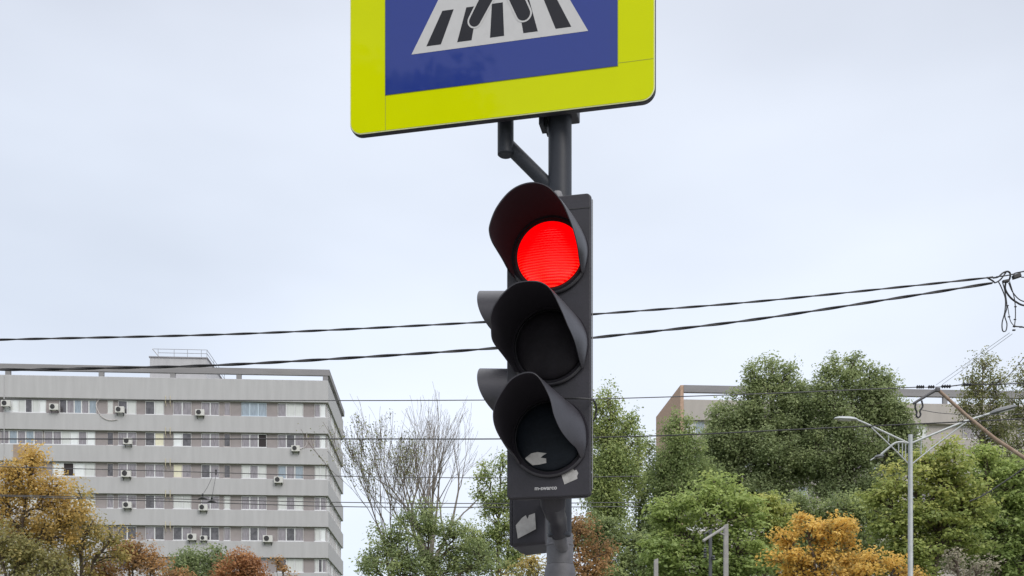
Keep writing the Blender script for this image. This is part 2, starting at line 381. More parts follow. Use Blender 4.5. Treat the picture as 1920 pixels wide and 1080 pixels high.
# ------------------------------------------------------------------ trees
bark = mat("bark_brown", (0.085, 0.065, 0.05), 0.95, noise=0.4, nscale=6)
bark_p = mat("bark_pale", (0.17, 0.15, 0.13), 0.95, noise=0.35, nscale=6)
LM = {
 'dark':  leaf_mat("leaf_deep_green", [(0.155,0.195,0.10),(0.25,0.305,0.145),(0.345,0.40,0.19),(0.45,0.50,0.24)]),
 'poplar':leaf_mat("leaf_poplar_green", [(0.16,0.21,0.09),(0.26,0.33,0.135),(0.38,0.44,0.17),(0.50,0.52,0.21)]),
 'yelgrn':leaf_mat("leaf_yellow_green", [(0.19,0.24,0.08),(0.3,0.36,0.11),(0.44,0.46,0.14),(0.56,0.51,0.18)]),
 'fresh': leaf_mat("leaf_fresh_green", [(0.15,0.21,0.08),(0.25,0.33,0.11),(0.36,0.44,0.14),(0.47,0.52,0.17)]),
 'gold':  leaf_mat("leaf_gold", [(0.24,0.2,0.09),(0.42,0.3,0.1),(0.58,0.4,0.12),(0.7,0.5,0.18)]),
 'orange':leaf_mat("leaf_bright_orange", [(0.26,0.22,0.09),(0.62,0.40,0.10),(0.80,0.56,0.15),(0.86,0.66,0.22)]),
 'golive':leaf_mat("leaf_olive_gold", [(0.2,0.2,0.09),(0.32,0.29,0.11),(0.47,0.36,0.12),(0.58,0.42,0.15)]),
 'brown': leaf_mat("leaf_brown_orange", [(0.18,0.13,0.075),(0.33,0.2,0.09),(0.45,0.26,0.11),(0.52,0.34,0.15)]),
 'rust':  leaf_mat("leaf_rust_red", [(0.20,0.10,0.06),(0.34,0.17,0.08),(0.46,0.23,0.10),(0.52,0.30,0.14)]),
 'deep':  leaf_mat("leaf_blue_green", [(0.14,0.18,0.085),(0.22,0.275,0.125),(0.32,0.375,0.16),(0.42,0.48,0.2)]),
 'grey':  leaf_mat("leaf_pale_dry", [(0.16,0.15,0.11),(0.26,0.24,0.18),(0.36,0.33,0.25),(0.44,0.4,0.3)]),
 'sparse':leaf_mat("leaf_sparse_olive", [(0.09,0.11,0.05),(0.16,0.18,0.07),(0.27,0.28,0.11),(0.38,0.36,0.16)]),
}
def leaf_object(parent, clumps, sig, n_per, size, m, rng, flat=1.0, tilt=0.55, name="crown", tint_bias=None):
    """one mesh of many small folded leaves gathered in clumps"""
    C = np.array(clumps); K = len(C)
    ct = rng.random(K) if tint_bias is None else np.clip(tint_bias + rng.normal(0, 0.16, K), 0, 1)
    n_per = int(n_per*1.25); n = K * n_per
    idx = np.repeat(np.arange(K), n_per)
    sg = sig * rng.uniform(0.65, 1.35, K)[idx][:, None]
    d = rng.normal(0, 1, (n, 3)); d /= np.maximum(np.linalg.norm(d, axis=1, keepdims=True), 1e-6)
    rr = rng.random((n, 1)) ** 0.5 * 1.5
    off = d * rr * sg * np.array([1, 1, flat]); c = C[idx] + off
    nrm = rng.normal(0, 1, (n, 3)) * tilt + np.array([0, 0, 0.8]) + d * 0.5; nrm /= np.linalg.norm(nrm, axis=1, keepdims=True)
    a = rng.normal(0, 1, (n, 3)); u = np.cross(nrm, a); u /= np.maximum(np.linalg.norm(u, axis=1, keepdims=True), 1e-6); v = np.cross(nrm, u)
    s = size * rng.uniform(0.6, 1.35, (n, 1))
    V = np.empty((n, 4, 3)); V[:, 0] = c - u*s*0.5; V[:, 1] = c - v*s*0.33 + nrm*s*0.06; V[:, 2] = c + u*s*0.5 - nrm*s*0.12; V[:, 3] = c + v*s*0.33 + nrm*s*0.06
    me = bpy.data.meshes.new(name); me.vertices.add(4*n); me.vertices.foreach_set("co", V.astype(np.float32).ravel())
    me.loops.add(4*n); me.loops.foreach_set("vertex_index", np.arange(4*n, dtype=np.int32))
    me.polygons.add(n); me.polygons.foreach_set("loop_start", np.arange(0, 4*n, 4, dtype=np.int32))
    me.materials.append(m); me.update(calc_edges=True)
    at = me.attributes.new("tint", 'FLOAT', 'FACE')
    at.data.foreach_set("value", np.clip(ct[idx]*0.65 + rng.random(n)*0.35, 0, 1).astype(np.float32))
    o = bpy.data.objects.new(name, me); col.objects.link(o); o.parent = parent
    return o

def limb(mb, p0, p1, r0, r1, rng, n=5, sag=0.0, sides=5, wob=0.06):
    t = np.linspace(0, 1, n)[:, None]; L_ = np.linalg.norm(p1 - p0)
    P = p0*(1-t) + p1*t + np.vstack([[0,0,0], rng.normal(0, wob*L_/n*1.4, (n-2, 3)), [0,0,0]])
    P[:, 2] += sag * L_ * np.sin(t[:, 0]*math.pi)
    mb.tube(P, np.linspace(r0, r1, n), sides, caps=False); return P

def make_tree(name, label, blobs, Y, trunk_px, m, size, dens, clump=0.55, n_per=60, flat=0.8, group=None, seed=1, bm=None, trunk_r=0.22, inner=0.35, Ydepth=None, forkpy=None, tint_by_h=None, tilt=0.55):
    """blobs: (px, py, rx, ry) lobes of the crown as seen from the pavement; each is a real ellipsoid Y metres away.
       dens = leaf clumps per square metre of the lobe's outline"""
    rng = np.random.default_rng(seed); k = Y / FOC
    base = np.array([(trunk_px - 960)*k, Y, -0.14]); root = empty(name, tuple(base)); tag(root, label, "tree", group)
    cl = []; owner = []; cents = []
    for bi, (px, py_, rx, ry) in enumerate(blobs):
        c = PX(px, py_, Y); c[1] += rng.uniform(-0.35, 0.35)*rx*k; RX, RZ = rx*k, ry*k; RY = RX*0.9
        cents.append(c); n = max(5, int(dens*1.25*math.pi*RX*RZ))
        d = rng.normal(0, 1, (n, 3)); d /= np.linalg.norm(d, axis=1, keepdims=True)
        r = (inner + (1-inner)*rng.random((n, 1))**0.6) * rng.uniform(0.82, 1.04, (n, 1))
        q = c + d*r*(0.84 + 0.26*rng.random((n, 1))**2 + 0.16*(rng.random((n, 1)) < 0.08))*np.array([RX, RY, RZ]); q = q[q[:, 2] > 1.2]
        cl.append(q); owner += [bi]*len(q)
    cl = np.vstack(cl) - base; owner = np.array(owner); cents = [c - base for c in cents]
    top = max(c[2] for c in cents); low_ = cl[:, 2].min()
    tr = MB(); n = 14; hs = np.linspace(0, top, n)
    tc_ = cents[int(np.argmax([c[2] for c in cents]))]
    tx = np.interp(hs, [0, top*0.5, top], [0, tc_[0]*0.25, tc_[0]]) + np.cumsum(rng.normal(0, 0.04, n)); ty = np.interp(hs, [0, top], [0, tc_[1]]) + np.cumsum(rng.normal(0, 0.04, n)); tx[0] = ty[0] = 0
    rad = trunk_r * (1 - 0.86*(hs/top)**0.8); rad[0] *= 1.35
    TP = np.stack([tx, ty, hs], 1); tr.tube(TP, rad, 9)
    for bi, c in enumerate(cents):
        d = np.linalg.norm(TP[:, :2] - c[:2], axis=1); want = max(low_*0.7, c[2] - 0.9*np.hypot(*(c[:2] - tc_[:2])) - 0.6)
        j = int(np.argmin(abs(hs - want))); j = min(max(j, 2), n-2)
        mainp = limb(tr, TP[j], c, rad[j]*0.6, 0.05, rng, 7, 0.05, 6, 0.25)
        both = np.vstack([mainp[2:], TP[j:]])
        for q in cl[owner == bi]:
            dd = np.linalg.norm(both - q, axis=1) + np.maximum(both[:, 2] - q[2] + 0.3, 0)*2.0; st = both[int(np.argmin(dd))]
            limb(tr, st, q, 0.035, 0.012, rng, 4, 0.04, 4, 0.2)
    tr.build("trunk", bm or bark, root, smooth=True)
    tb = None
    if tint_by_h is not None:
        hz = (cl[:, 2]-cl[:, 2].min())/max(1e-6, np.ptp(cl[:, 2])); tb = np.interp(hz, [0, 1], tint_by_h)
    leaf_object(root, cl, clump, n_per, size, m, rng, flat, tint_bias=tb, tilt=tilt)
    return root

GA = "autumn trees in front of the grey block"; GR = "green and autumn trees on the right"; GM = "trees between the buildings"
# left group
make_tree("autumn_tree", "tall golden yellow tree with thin top at the photo's left edge", [(45,905,52,62),(95,930,48,55),(10,940,40,75),(60,855,34,34),(110,990,62,55),(30,1010,60,70),(140,960,28,32)], 45, 24, LM['gold'], 0.13, 4.4, 0.42, 56, group=GA, seed=11, tint_by_h=(0.15,0.85), inner=0.2)
make_tree("autumn_tree", "olive and gold tree right of the tall golden one, before the fifth window row", [(150,935,24,28),(135,985,40,42),(165,985,30,50),(190,1030,45,50),(130,1055,60,50),(210,1010,20,38)], 47, 150, LM['golive'], 0.13, 3.6, 0.38, 54, group=GA, seed=12, inner=0.2)
make_tree("autumn_tree", "brown orange bushy tree between the olive gold tree and the dark green one", [(228,1040,34,38),(262,1040,32,32),(290,1065,30,25),(200,1075,50,35),(330,1085,36,26)], 49, 245, LM['brown'], 0.13, 5.5, 0.38, 62, group=GA, seed=13, inner=0.2)
make_tree("dark_green_tree", "low dark olive tree under the golden crown at the bottom left corner", [(40,1040,60,50),(90,1075,50,40),(-10,1020,40,50)], 43, 60, LM['golive'], 0.13, 6, 0.45, 60, group=GA, seed=14, tint_by_h=(0.0,0.2))
make_tree("dark_green_tree", "dark green tree with rounded lobes between brown and rust red crowns", [(350,1050,30,26),(395,1055,34,34),(335,1075,30,22),(415,1080,40,36),(372,1080,40,30)], 56, 375, LM['deep'], 0.15, 6, 0.42, 60, group=GA, seed=15, tint_by_h=(0.0,0.35))
make_tree("rust_red_tree", "rust red tree with rounded crown near the grey block's lower corner", [(450,1062,38,32),(475,1072,28,28),(425,1080,30,26),(455,1095,55,40)], 54, 452, LM['rust'], 0.13, 7, 0.38, 66, group=GA, seed=16)
make_tree("autumn_sapling", "thin brown sapling with few leaves right of the rust red tree", [(521,1048,6,14),(532,1066,9,10),(545,1085,12,14)], 54, 548, LM['brown'], 0.13, 5, 0.22, 20, group=GA, seed=17, trunk_r=0.05)

# middle group: bare and thin-leaved trees
def branch_tree(name, label, trunk_px, Y, top_py, spread, seed, leaves=None, size=0.12, trunk_r=0.24, levels=5, per=3, group=None, fork=0.35, bm=None, n_leaf=8, rmin=0.012, ang=0.36, lean=0.0, pk=0.0, mains=None):
    rng = np.random.default_rng(seed); k = Y/FOC; H = 1.74 + (HOR-top_py)*k
    base = np.array([(trunk_px-960)*k, Y, -0.14]); root = empty(name, tuple(base)); tag(root, label, "tree", group)
    mb = MB(); tips = []
    def grow(p, d, Ln, r, lev):
        n = 5; pts = [p]; q = p.copy(); dd = d.copy()
        for i in range(n):
            dd = dd + rng.normal(0, 0.07, 3) + np.array([0, 0, 0.05]); dd /= np.linalg.norm(dd); q = q + dd*Ln/n; pts.append(q.copy())
        rr = np.linspace(r, max(rmin, r*0.55), n+1); mb.tube(pts, rr, 7 if lev < 2 else (5 if lev < 4 else 3), caps=False)
        if lev >= levels-1:
            tips.extend(pts[2:]);
        if lev >= levels: return
        kids = per if lev < levels-1 else per+1
        for j in range(kids):
            t = rng.integers(2, n+1) if j else n
            ax = rng.normal(0, 1, 3); ax -= dd*np.dot(ax, dd); ax /= np.linalg.norm(ax)
            a = ang*rng.uniform(0.5, 1.5) * (0.45 if j == 0 else 1.0)*spread
            nd = dd*math.cos(a) + ax*math.sin(a); nd[2] += 0.06; nd /= np.linalg.norm(nd)
            grow(pts[t], nd, Ln*rng.uniform(0.62, 0.86), rr[t]*(0.85 if j == 0 else 0.62), lev+1)
    f = H*fork; P0 = np.array([[0,0,0],[lean*0.3,0,f*0.5],[lean,0,f]]); mb.tube(P0, [trunk_r*1.3, trunk_r, trunk_r*0.85], 9)
    L0 = (H-f)/3.75*0.98 if levels == 6 else (H-f)/(1+0.74+0.74**2+0.74**3+0.74**4)*1.08 if levels == 5 else (H-f)/(1+0.74+0.74**2+0.74**3)*1.1
    for j, (ax, ay) in enumerate(mains or [(0,0),(0.3,0.1),(-0.3,-0.1),(0.1,-0.3),(-0.1,0.3)]):
        d = np.array([ax*spread, ay*spread, 1.0]); d /= np.linalg.norm(d); grow(P0[-1], d, L0*rng.uniform(0.9, 1.05), trunk_r*0.6, 1)
    mb.build("trunk", bm or bark, root, smooth=False)
    if leaves:
        T = np.array(tips); T = T[rng.random(len(T)) < 0.85]
        leaf_object(root, T, 0.26, n_leaf, size, leaves, rng, 1.0)
    return root
branch_tree("bare_tree", "tall leafless tree with fan of fine upright twigs above the green bushes", 806, 68, 764, 0.92, 21, trunk_r=0.27, levels=5, per=3, group=GM, fork=0.48, bm=bark_p, rmin=0.0095, ang=0.46, mains=[(0,0),(0.26,0.1),(-0.28,-0.1),(0.12,-0.35),(-0.14,0.35),(0.62,0.05),(-0.58,0.1)])
branch_tree("thin_leaved_tree", "half bare tree with scattered small leaves beside the grey block's corner", 742, 62, 806, 0.55, 22, leaves=LM['sparse'], size=0.11, trunk_r=0.15, levels=5, per=3, group=GM, fork=0.38, bm=bark, n_leaf=2, ang=0.50, mains=[(-0.22,0),(0.12,0.2),(-0.42,-0.1)])
make_tree("leafy_tree", "mid green leafy tree below the leafless tree's twigs", [(730,1010,42,34),(790,990,48,44),(850,1010,44,48),(760,1050,70,50),(840,1065,70,50),(700,1060,40,36),(800,955,24,20),(900,1055,50,45)], 56, 800, LM['deep'], 0.14, 4.4, 0.42, 62, group=GM, seed=23, inner=0.15)
make_tree("leafy_tree", "green leafy tree with upright lobes touching the signal's left side", [(912,892,20,24),(942,868,16,22),(925,945,28,34),(955,930,30,50),(940,990,46,36),(898,920,14,18),(900,1020,46,40),(950,1050,50,40)], 60, 940, LM['poplar'], 0.14, 6.0, 0.40, 56, group=GM, seed=24, inner=0.15)
make_tree("autumn_tree", "olive yellow tree low behind the lower signal box and pole", [(1000,1062,36,26),(1045,1075,36,40),(975,1080,30,26)], 44, 1010, LM['golive'], 0.12, 6, 0.34, 62, group=GM, seed=25, tint_by_h=(0.3,0.6))
make_tree("autumn_tree", "rusty brown tree low just right of the pole", [(1085,1000,32,30),(1120,1040,34,32),(1100,1075,50,34),(1060,1040,34,44),(1075,985,18,18)], 46, 1095, LM['brown'], 0.12, 6, 0.36, 62, group=GM, seed=26, tint_by_h=(0.55,0.1))
# poplars
make_tree("poplar_tree", "tall yellow green poplar just right of the signal housing", [(1190,880,20,60),(1140,742,8,20),(1125,770,18,30),(1152,775,14,28),(1184,790,8,18),(1195,830,12,24),(1132,815,30,48),(1150,860,36,55),(1120,880,36,60),(1145,940,44,55),(1165,810,18,34),(1180,800,10,22),(1105,800,14,50),(1130,1010,50,50),(1165,880,34,50),(1130,940,44,50)], 64, 1138, LM['poplar'], 0.15, 5.6, 0.42, 60, flat=1.3, group=GM, seed=31, inner=0.15, tint_by_h=(0.55,0.6), tilt=0.9)
make_tree("poplar_tree", "narrow dark poplar between the yellow green poplar and the broad one", [(1200,840,13,28),(1222,885,22,46),(1203,935,26,50),(1215,985,34,50),(1190,1010,26,45),(1222,840,10,26)], 68, 1205, LM['deep'], 0.15, 4.6, 0.34, 50, flat=1.3, group=GM, seed=32, inner=0.15, tilt=0.9)
make_tree("poplar_tree", "broad mid green poplar in front of the orange brick end wall", [(1272,790,10,20),(1255,808,14,26),(1292,812,14,26),(1255,850,36,45),(1290,860,38,50),(1240,910,34,55),(1290,930,54,55),(1235,980,30,50),(1330,900,30,40)], 66, 1270, LM['poplar'], 0.15, 5.8, 0.42, 62, flat=1.3, group=GR, seed=33, inner=0.2, tint_by_h=(0.1,0.35), tilt=0.9)
# tall dark trees
make_tree("dark_bushy_tree", "shady dark tree behind the orange maple, under the tall green pair", [(1500,960,60,40),(1570,960,60,40),(1640,975,50,45),(1540,1020,90,50),(1640,1040,70,50),(1460,1040,60,50)], 62, 1560, LM['deep'], 0.18, 5, 0.5, 60, group=GR, seed=43, inner=0.3)
make_tree("dark_bushy_tree", "shady dark tree behind the maples at the photo's right edge", [(1880,900,50,60),(1820,960,60,60),(1930,960,50,70),(1780,1030,80,50),(1880,1050,80,50)], 62, 1860, LM['deep'], 0.18, 5, 0.5, 60, group=GR, seed=44, inner=0.3)
make_tree("dark_bushy_tree", "shady dark tree low between the poplars and the fresh green tree", [(1180,1030,50,50),(1120,1000,40,50),(1230,1060,60,50),(1160,1080,70,40)], 60, 1180, LM['deep'], 0.17, 5, 0.45, 60, group=GM, seed=45, inner=0.3)
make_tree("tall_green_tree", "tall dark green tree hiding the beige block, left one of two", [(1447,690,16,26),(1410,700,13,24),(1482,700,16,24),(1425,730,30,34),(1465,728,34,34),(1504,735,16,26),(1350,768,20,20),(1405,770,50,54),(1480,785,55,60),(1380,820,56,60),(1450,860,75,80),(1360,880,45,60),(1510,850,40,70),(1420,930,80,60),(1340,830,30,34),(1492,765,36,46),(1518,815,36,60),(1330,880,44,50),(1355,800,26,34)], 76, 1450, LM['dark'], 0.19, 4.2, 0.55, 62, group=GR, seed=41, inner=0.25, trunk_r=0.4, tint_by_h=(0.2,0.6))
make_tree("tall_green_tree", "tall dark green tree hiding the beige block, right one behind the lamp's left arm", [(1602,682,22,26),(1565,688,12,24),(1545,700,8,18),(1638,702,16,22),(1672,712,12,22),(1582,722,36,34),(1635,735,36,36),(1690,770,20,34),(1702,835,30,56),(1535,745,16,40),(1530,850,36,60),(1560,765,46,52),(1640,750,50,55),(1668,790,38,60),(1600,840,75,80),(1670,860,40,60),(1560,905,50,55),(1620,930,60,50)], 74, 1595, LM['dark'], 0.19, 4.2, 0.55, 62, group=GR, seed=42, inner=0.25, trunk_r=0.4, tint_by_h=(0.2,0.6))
# chestnuts and maples
make_tree("chestnut_tree", "broad fresh green tree with drooping leaf layers above the concrete posts", [(1350,910,44,30),(1320,950,62,42),(1260,965,48,40),(1390,960,44,50),(1300,1010,85,50),(1240,1040,60,50),(1380,1040,70,60),(1310,1075,90,40),(1400,1090,60,40)], 50, 1320, LM['fresh'], 0.20, 4.6, 0.50, 46, flat=0.42, group=GR, seed=51, inner=0.3, tint_by_h=(0.25,0.7), tilt=0.4)
make_tree("chestnut_tree", "yellow green tree between the fresh green tree and the orange one", [(1440,945,48,28),(1420,985,50,44),(1470,985,34,40),(1430,1040,55,50)], 53, 1440, LM['yelgrn'], 0.20, 4.8, 0.48, 46, flat=0.45, group=GR, seed=52, inner=0.3, tint_by_h=(0.1,0.6), tilt=0.4)
make_tree("orange_maple", "bright orange maple left of the street lamp's column", [(1515,985,36,34),(1560,1000,48,44),(1485,1045,46,34),(1540,1060,60,40),(1600,1050,40,32),(1470,1010,20,14),(1500,1085,50,30)], 41, 1545, LM['orange'], 0.14, 6, 0.34, 60, flat=0.6, group=GR, seed=53, inner=0.3)
make_tree("orange_maple", "duller orange maple at the foot of the street lamp's column", [(1640,1050,34,26),(1680,1065,30,26),(1610,1080,50,26),(1720,1080,24,18),(1570,1095,50,30)], 40, 1650, LM['orange'], 0.14, 6, 0.34, 60, flat=0.6, group=GR, seed=54, inner=0.3, tint_by_h=(0.1,0.35))
make_tree("maple_tree", "large yellow green maple directly behind the street lamp's column", [(1745,870,50,40),(1690,905,54,36),(1650,925,40,28),(1790,880,50,50),(1735,950,75,55),(1800,960,70,60),(1680,985,62,50),(1760,1020,90,55),(1700,1050,60,45),(1770,840,26,22)], 49, 1745, LM['yelgrn'], 0.19, 4.6, 0.48, 48, flat=0.45, group=GR, seed=55, inner=0.3, tint_by_h=(0.1,0.6), tilt=0.4, trunk_r=0.3)
make_tree("maple_tree", "fresh green maple at the photo's right edge under the rusty arm", [(1860,880,46,50),(1910,900,50,60),(1880,960,70,60),(1940,970,60,80),(1850,1020,70,60),(1920,1050,70,50),(1845,845,26,26)], 51, 1880, LM['fresh'], 0.19, 4.4, 0.48, 48, flat=0.45, group=GR, seed=56, inner=0.3, tint_by_h=(0.15,0.75), tilt=0.4, trunk_r=0.3)
make_tree("thin_birch_tree", "slender pale tree with airy crown right of the insulator line", [(1848,684,26,30),(1822,715,18,26),(1878,712,16,26),(1835,735,26,36),(1815,770,24,40),(1870,740,22,40),(1845,790,34,44),(1880,800,26,50),(1850,850,40,40)], 60, 1850, LM["sparse"], 0.12, 5.2, 0.40, 40, flat=1.2, group=GR, seed=57, inner=0.1, bm=bark_p, tilt=0.9)
make_tree("thin_birch_tree", "slender pale tree with airy crown cut by the photo's right edge", [(1925,710,34,40),(1910,760,26,44),(1935,800,40,50),(1905,830,26,40)], 58, 1925, LM["sparse"], 0.12, 5.2, 0.40, 40, flat=1.2, group=GR, seed=58, inner=0.1, bm=bark_p, tilt=0.9)
make_tree("dry_bush", "pale dry leaved bush under the maples at the bottom right", [(1790,1060,34,26),(1840,1065,36,22),(1815,1085,50,24)], 40, 1812, LM['grey'], 0.11, 6, 0.30, 36, group=GR, seed=59)
# trees across the pavement behind the viewpoint, mirrored in the sign's glossy blue face
def back_tree(x, y, h, w_, seed, lab):
    rng = np.random.default_rng(seed); root = empty("street_tree", (x, y, 0)); tag(root, lab, "tree")
    n = int(34*w_*h/8); d = rng.normal(0, 1, (n, 3)); d /= np.linalg.norm(d, axis=1, keepdims=True)
    q = d*(0.3 + 0.7*rng.random((n, 1)))*np.array([w_, w_, h*0.38]) + np.array([0, 0, h*0.62])
    mb = MB(); mb.tube([(0,0,0),(0.1,0,h*0.4),(0,0.1,h*0.9)], [0.3, 0.2, 0.04], 8)
    for p in q: limb(mb, np.array([0.05, 0, min(p[2], h*0.85)*0.8]), p, 0.05, 0.015, rng, 4, 0.03, 4)
    mb.build("trunk", bark, root); leaf_object(root, q, 0.55, 130, 0.28, LM['dark'], rng)
back_tree(-14.1, -16.5, 19.3, 2.4, 72, "tall tree on the pavement behind the viewpoint, left one")
back_tree(-10.6, -16.0, 17.3, 1.5, 73, "tall tree on the pavement behind the viewpoint, right one")

# ------------------------------------------------------------------ street lamp
steel = mat("galvanised_steel", (0.34, 0.36, 0.365), 0.5, metal=0.25, noise=0.1, nscale=6)
dsteel = mat("dark_lamp_housing", (0.10, 0.105, 0.11), 0.45, noise=0.1)
lensm = mat("lamp_glass", (0.35, 0.36, 0.36), 0.2)
YL = 38.0; LB = PX(1707, 1300, YL); LB[2] = -0.14
lamp = empty("street_lamp", tuple(LB)); tag(lamp, "galvanised steel street lamp with two long arms before the yellow green maple", "street lamp")
def lp(px, py_, dy=0.0): return PX(px, py_, YL+dy) - LB
zt_ = lp(1706, 815)[2]
MB().tube([(0,0,0),(0,0,2.0),(0,0,2.05),(0,0,zt_)], [0.14,0.13,0.105,0.078], 14).build("column", steel, lamp, smooth=True)
MB().lathe([(0.2,0),(0.2,0.03),(0.15,0.05)], 16).build("base_plate", steel, lamp)
def arm(pts, r, name="arm"): return MB().tube(smooth_path([lp(*p) for p in pts], 24), r, 8).build(name, steel, lamp, smooth=True)
a1 = arm([(1703,831),(1660,811),(1625,795),(1606,787)], 0.038)
a2 = arm([(1709,831),(1760,810),(1810,790),(1860,774)], 0.038)
a3 = arm([(1703,831),(1690,829),(1678,831),(1665,841),(1652,852)], 0.038)
for pts in ([(1703,869),(1670,836),(1634,802)], [(1710,870),(1750,838),(1800,800),(1812,792)]): arm(pts, 0.026, "brace")
for (xa, ya, yb) in ((1666,814,828),(1692,830,855),(1698,831,861),(1685,831,848),(1727,824,852)): arm([(xa,ya),(xa,(ya+yb)/2),(xa,yb)], 0.020, "strut")
def lamp_head(p0, p1, mt, wdt, thk, nm="lamp_head"):
    a = lp(*p0); b = lp(*p1); d = Vector(b - a); L_ = d.length; q = d.to_track_quat('X', 'Z').to_matrix().to_4x4(); M = Matrix.Translation(Vector(a)) @ q
    o = MB(); secs = [(0, .35, .5), (.12, .7, .8), (.35, 1, 1), (.8, .95, .85), (.97, .6, .45), (1, .3, .2)]
    vs = []; n = 10
    for t, wv, hv in secs:
        for j in range(n):
            a_ = 2*math.pi*j/n; y = math.cos(a_)*wdt/2*wv; z = math.sin(a_)*thk/2*hv; z = z if z > 0 else z*0.6
            vs.append(tuple(M @ Vector((t*L_, y, z))))
    fs = [(i*n+j, i*n+(j+1)%n, (i+1)*n+(j+1)%n, (i+1)*n+j) for i in range(len(secs)-1) for j in range(n)] + [tuple(range(n))[::-1], tuple((len(secs)-1)*n+j for j in range(n))]
    h = o.add(vs, fs).build(nm, mt, lamp, smooth=True)
    MB().box((L_*0.3, -wdt*0.30, -thk*0.31), (L_*0.8, wdt*0.30, -thk*0.22), M).build("lens", lensm, h)
lamp_head((1607,787),(1564,785), steel, 0.30, 0.20)
lamp_head((1856,776),(1907,762), dsteel, 0.32, 0.24)
lamp_head((1640,858),(1657,855), dsteel, 0.30, 0.16)
arm([(1652,852),(1642,857),(1632,863)], 0.02, "strut")

# concrete posts at the bottom
conc = mat("weathered_concrete", (0.25, 0.245, 0.235), 0.9, noise=0.15, nscale=4, bump=0.3)
darkw = mat("dark_post_steel", (0.05, 0.055, 0.06), 0.6)
def post(name, lab, px, top_py, Y, half, m, group=None):
    b = PX(px, 1300, Y); b[2] = -0.14; r = empty(name, tuple(b)); tag(r, lab, "post", group)
    h = PX(px, top_py, Y)[2] + 0.14; MB().box((-half*1.25, -half, 0), (half*1.25, half, 0.3)).build("base", m, r)
    MB().add([(-half*1.15,-half,0.3),(half*1.15,-half,0.3),(half*1.15,half,0.3),(-half*1.15,half,0.3),(-half,-half,h-0.05),(half,-half,h),(half,half,h),(-half,half,h-0.05)],
             [(0,3,2,1),(4,5,6,7),(0,1,5,4),(1,2,6,5),(2,3,7,6),(3,0,4,7)]).build("shaft", m, r, bevel=0.01, bseg=1)
    return r, b
p1_, b1_ = post("utility_post", "grey concrete post with a sloping side arm, before the fresh green tree", 1361, 982, 34, 0.07, conc)
MB().tube([PX(1357,990,34)-b1_ + [0,-0.1,0], PX(1317,1015,33.6)-b1_+[0,-0.1,0]], 0.045, 8).build("arm", conc, p1_)
MB().tube([PX(1357,1004,34)-b1_+ [0,-0.1,0], PX(1345,998,34)-b1_+ [0,-0.1,0]], 0.03, 6).build("brace", conc, p1_)
post("utility_post", "short grey concrete post top at the bottom edge below the broad poplar", 1230, 1047, 34, 0.065, conc)
p3_, b3_ = post("utility_post", "thin dark steel post with small insulators beside the armed concrete post", 1332, 992, 36, 0.05, darkw)
ins = MB()
for (px, py_) in ((1322,1032),(1322,1042),(1338,1046)): 
    c = PX(px, py_, 35.9) - b3_; ins.lathe([(0.03,-0.08),(0.07,-0.04),(0.03,0),(0.07,0.04),(0.03,0.08)], 10, Matrix.Translation(Vector(c)))
ins.tube([PX(1322,1000,35.9)-b3_, PX(1322,1045,35.9)-b3_], 0.012, 6); ins.build("insulator", darkw, p3_)
MB().tube([PX(1320,1001,35.9)-b3_, PX(1334,993,36)-b3_], 0.03, 6).build("arm", darkw, p3_)

# ------------------------------------------------------------------ overhead cables
cab = mat("black_cable_rubber", (0.018, 0.018, 0.02), 0.6)
cab2 = mat("weathered_wire", (0.05, 0.05, 0.055), 0.5)
thinw = mat("thin_pale_wire", (0.28, 0.30, 0.34), 0.5)
def cable(lab, pts, Y, r, m, twist=0.0, name="overhead_cable", group="overhead wires", Y2=None, n=80):
    ys = np.linspace(Y, Y2 or Y, len(pts)); W = smooth_path([PX(p[0], p[1], y) for p, y in zip(pts, ys)], n)
    b = W[0].copy(); W = W - b; mb = MB()
    if twist:
        L_ = np.concatenate([[0], np.cumsum(np.linalg.norm(np.diff(W, axis=0), axis=1))]); s = np.arange(0, L_[-1], twist/12)
        Q = np.stack([np.interp(s, L_, W[:, i]) for i in range(3)], 1); a = s*2*math.pi/twist
        for ph_, rr in ((0, r), (math.pi, r)):
            mb.tube(Q + np.stack([0*a, np.cos(a+ph_)*r*0.85, np.sin(a+ph_)*r*0.85], 1), rr, 6)
    else: mb.tube(W, r, 6)
    o = mb.build(name, m, smooth=True); o.location = tuple(b); tag(o, lab, "cable", group); return o
cable("upper of the two thick twisted cables across the photo", [(-300,647),(0,637),(450,626),(905,604),(1115,589),(1400,567),(1700,537),(1868,519)], 20, 0.0125, cab, 1.3)
cable("lower of the two thick twisted cables, passing the grey block's roof", [(-300,688),(0,693),(200,690),(400,685),(640,672),(925,653),(1115,633),(1400,601),(1700,556),(1865,530)], 20, 0.0155, cab, 1.4)
cable("thin wire at the grey block's top windows, ending at the insulator line", [(-200,748),(0,749),(600,751),(925,750),(1115,748),(1380,740),(1600,731),(1718,726)], 30, 0.014, cab2)
cable("thick straight wire at the second window row, passing in front of the lamp", [(-200,822),(0,823),(650,823),(930,823),(1115,820),(1290,815),(1540,803),(1800,791),(2100,776)], 30, 0.018, cab)
cable("thin wire at the grey block's third window row", [(-200,868),(0,875),(300,883),(650,893),(950,896),(1200,893)], 40, 0.016, cab2)
cable("upper of two close thin wires at the fourth window row, with a hanger", [(-200,920),(0,928),(350,936),(650,942),(930,944),(1200,942)], 42, 0.018, cab2)
cable("lower of two close thin wires at the fourth window row, with a hanger", [(-200,922),(0,930),(350,941),(650,950),(930,951),(1200,950)], 40, 0.018, cab2)
cable("dark wire rising to the right edge in front of the fresh green maple", [(1818,940),(1850,925),(1920,878),(2050,790)], 30, 0.020, cab)
cable("thin dark wire from the lamp to the right above the maple", [(1725,768),(1770,775),(1860,778),(2000,772)], 32, 0.010, cab2)
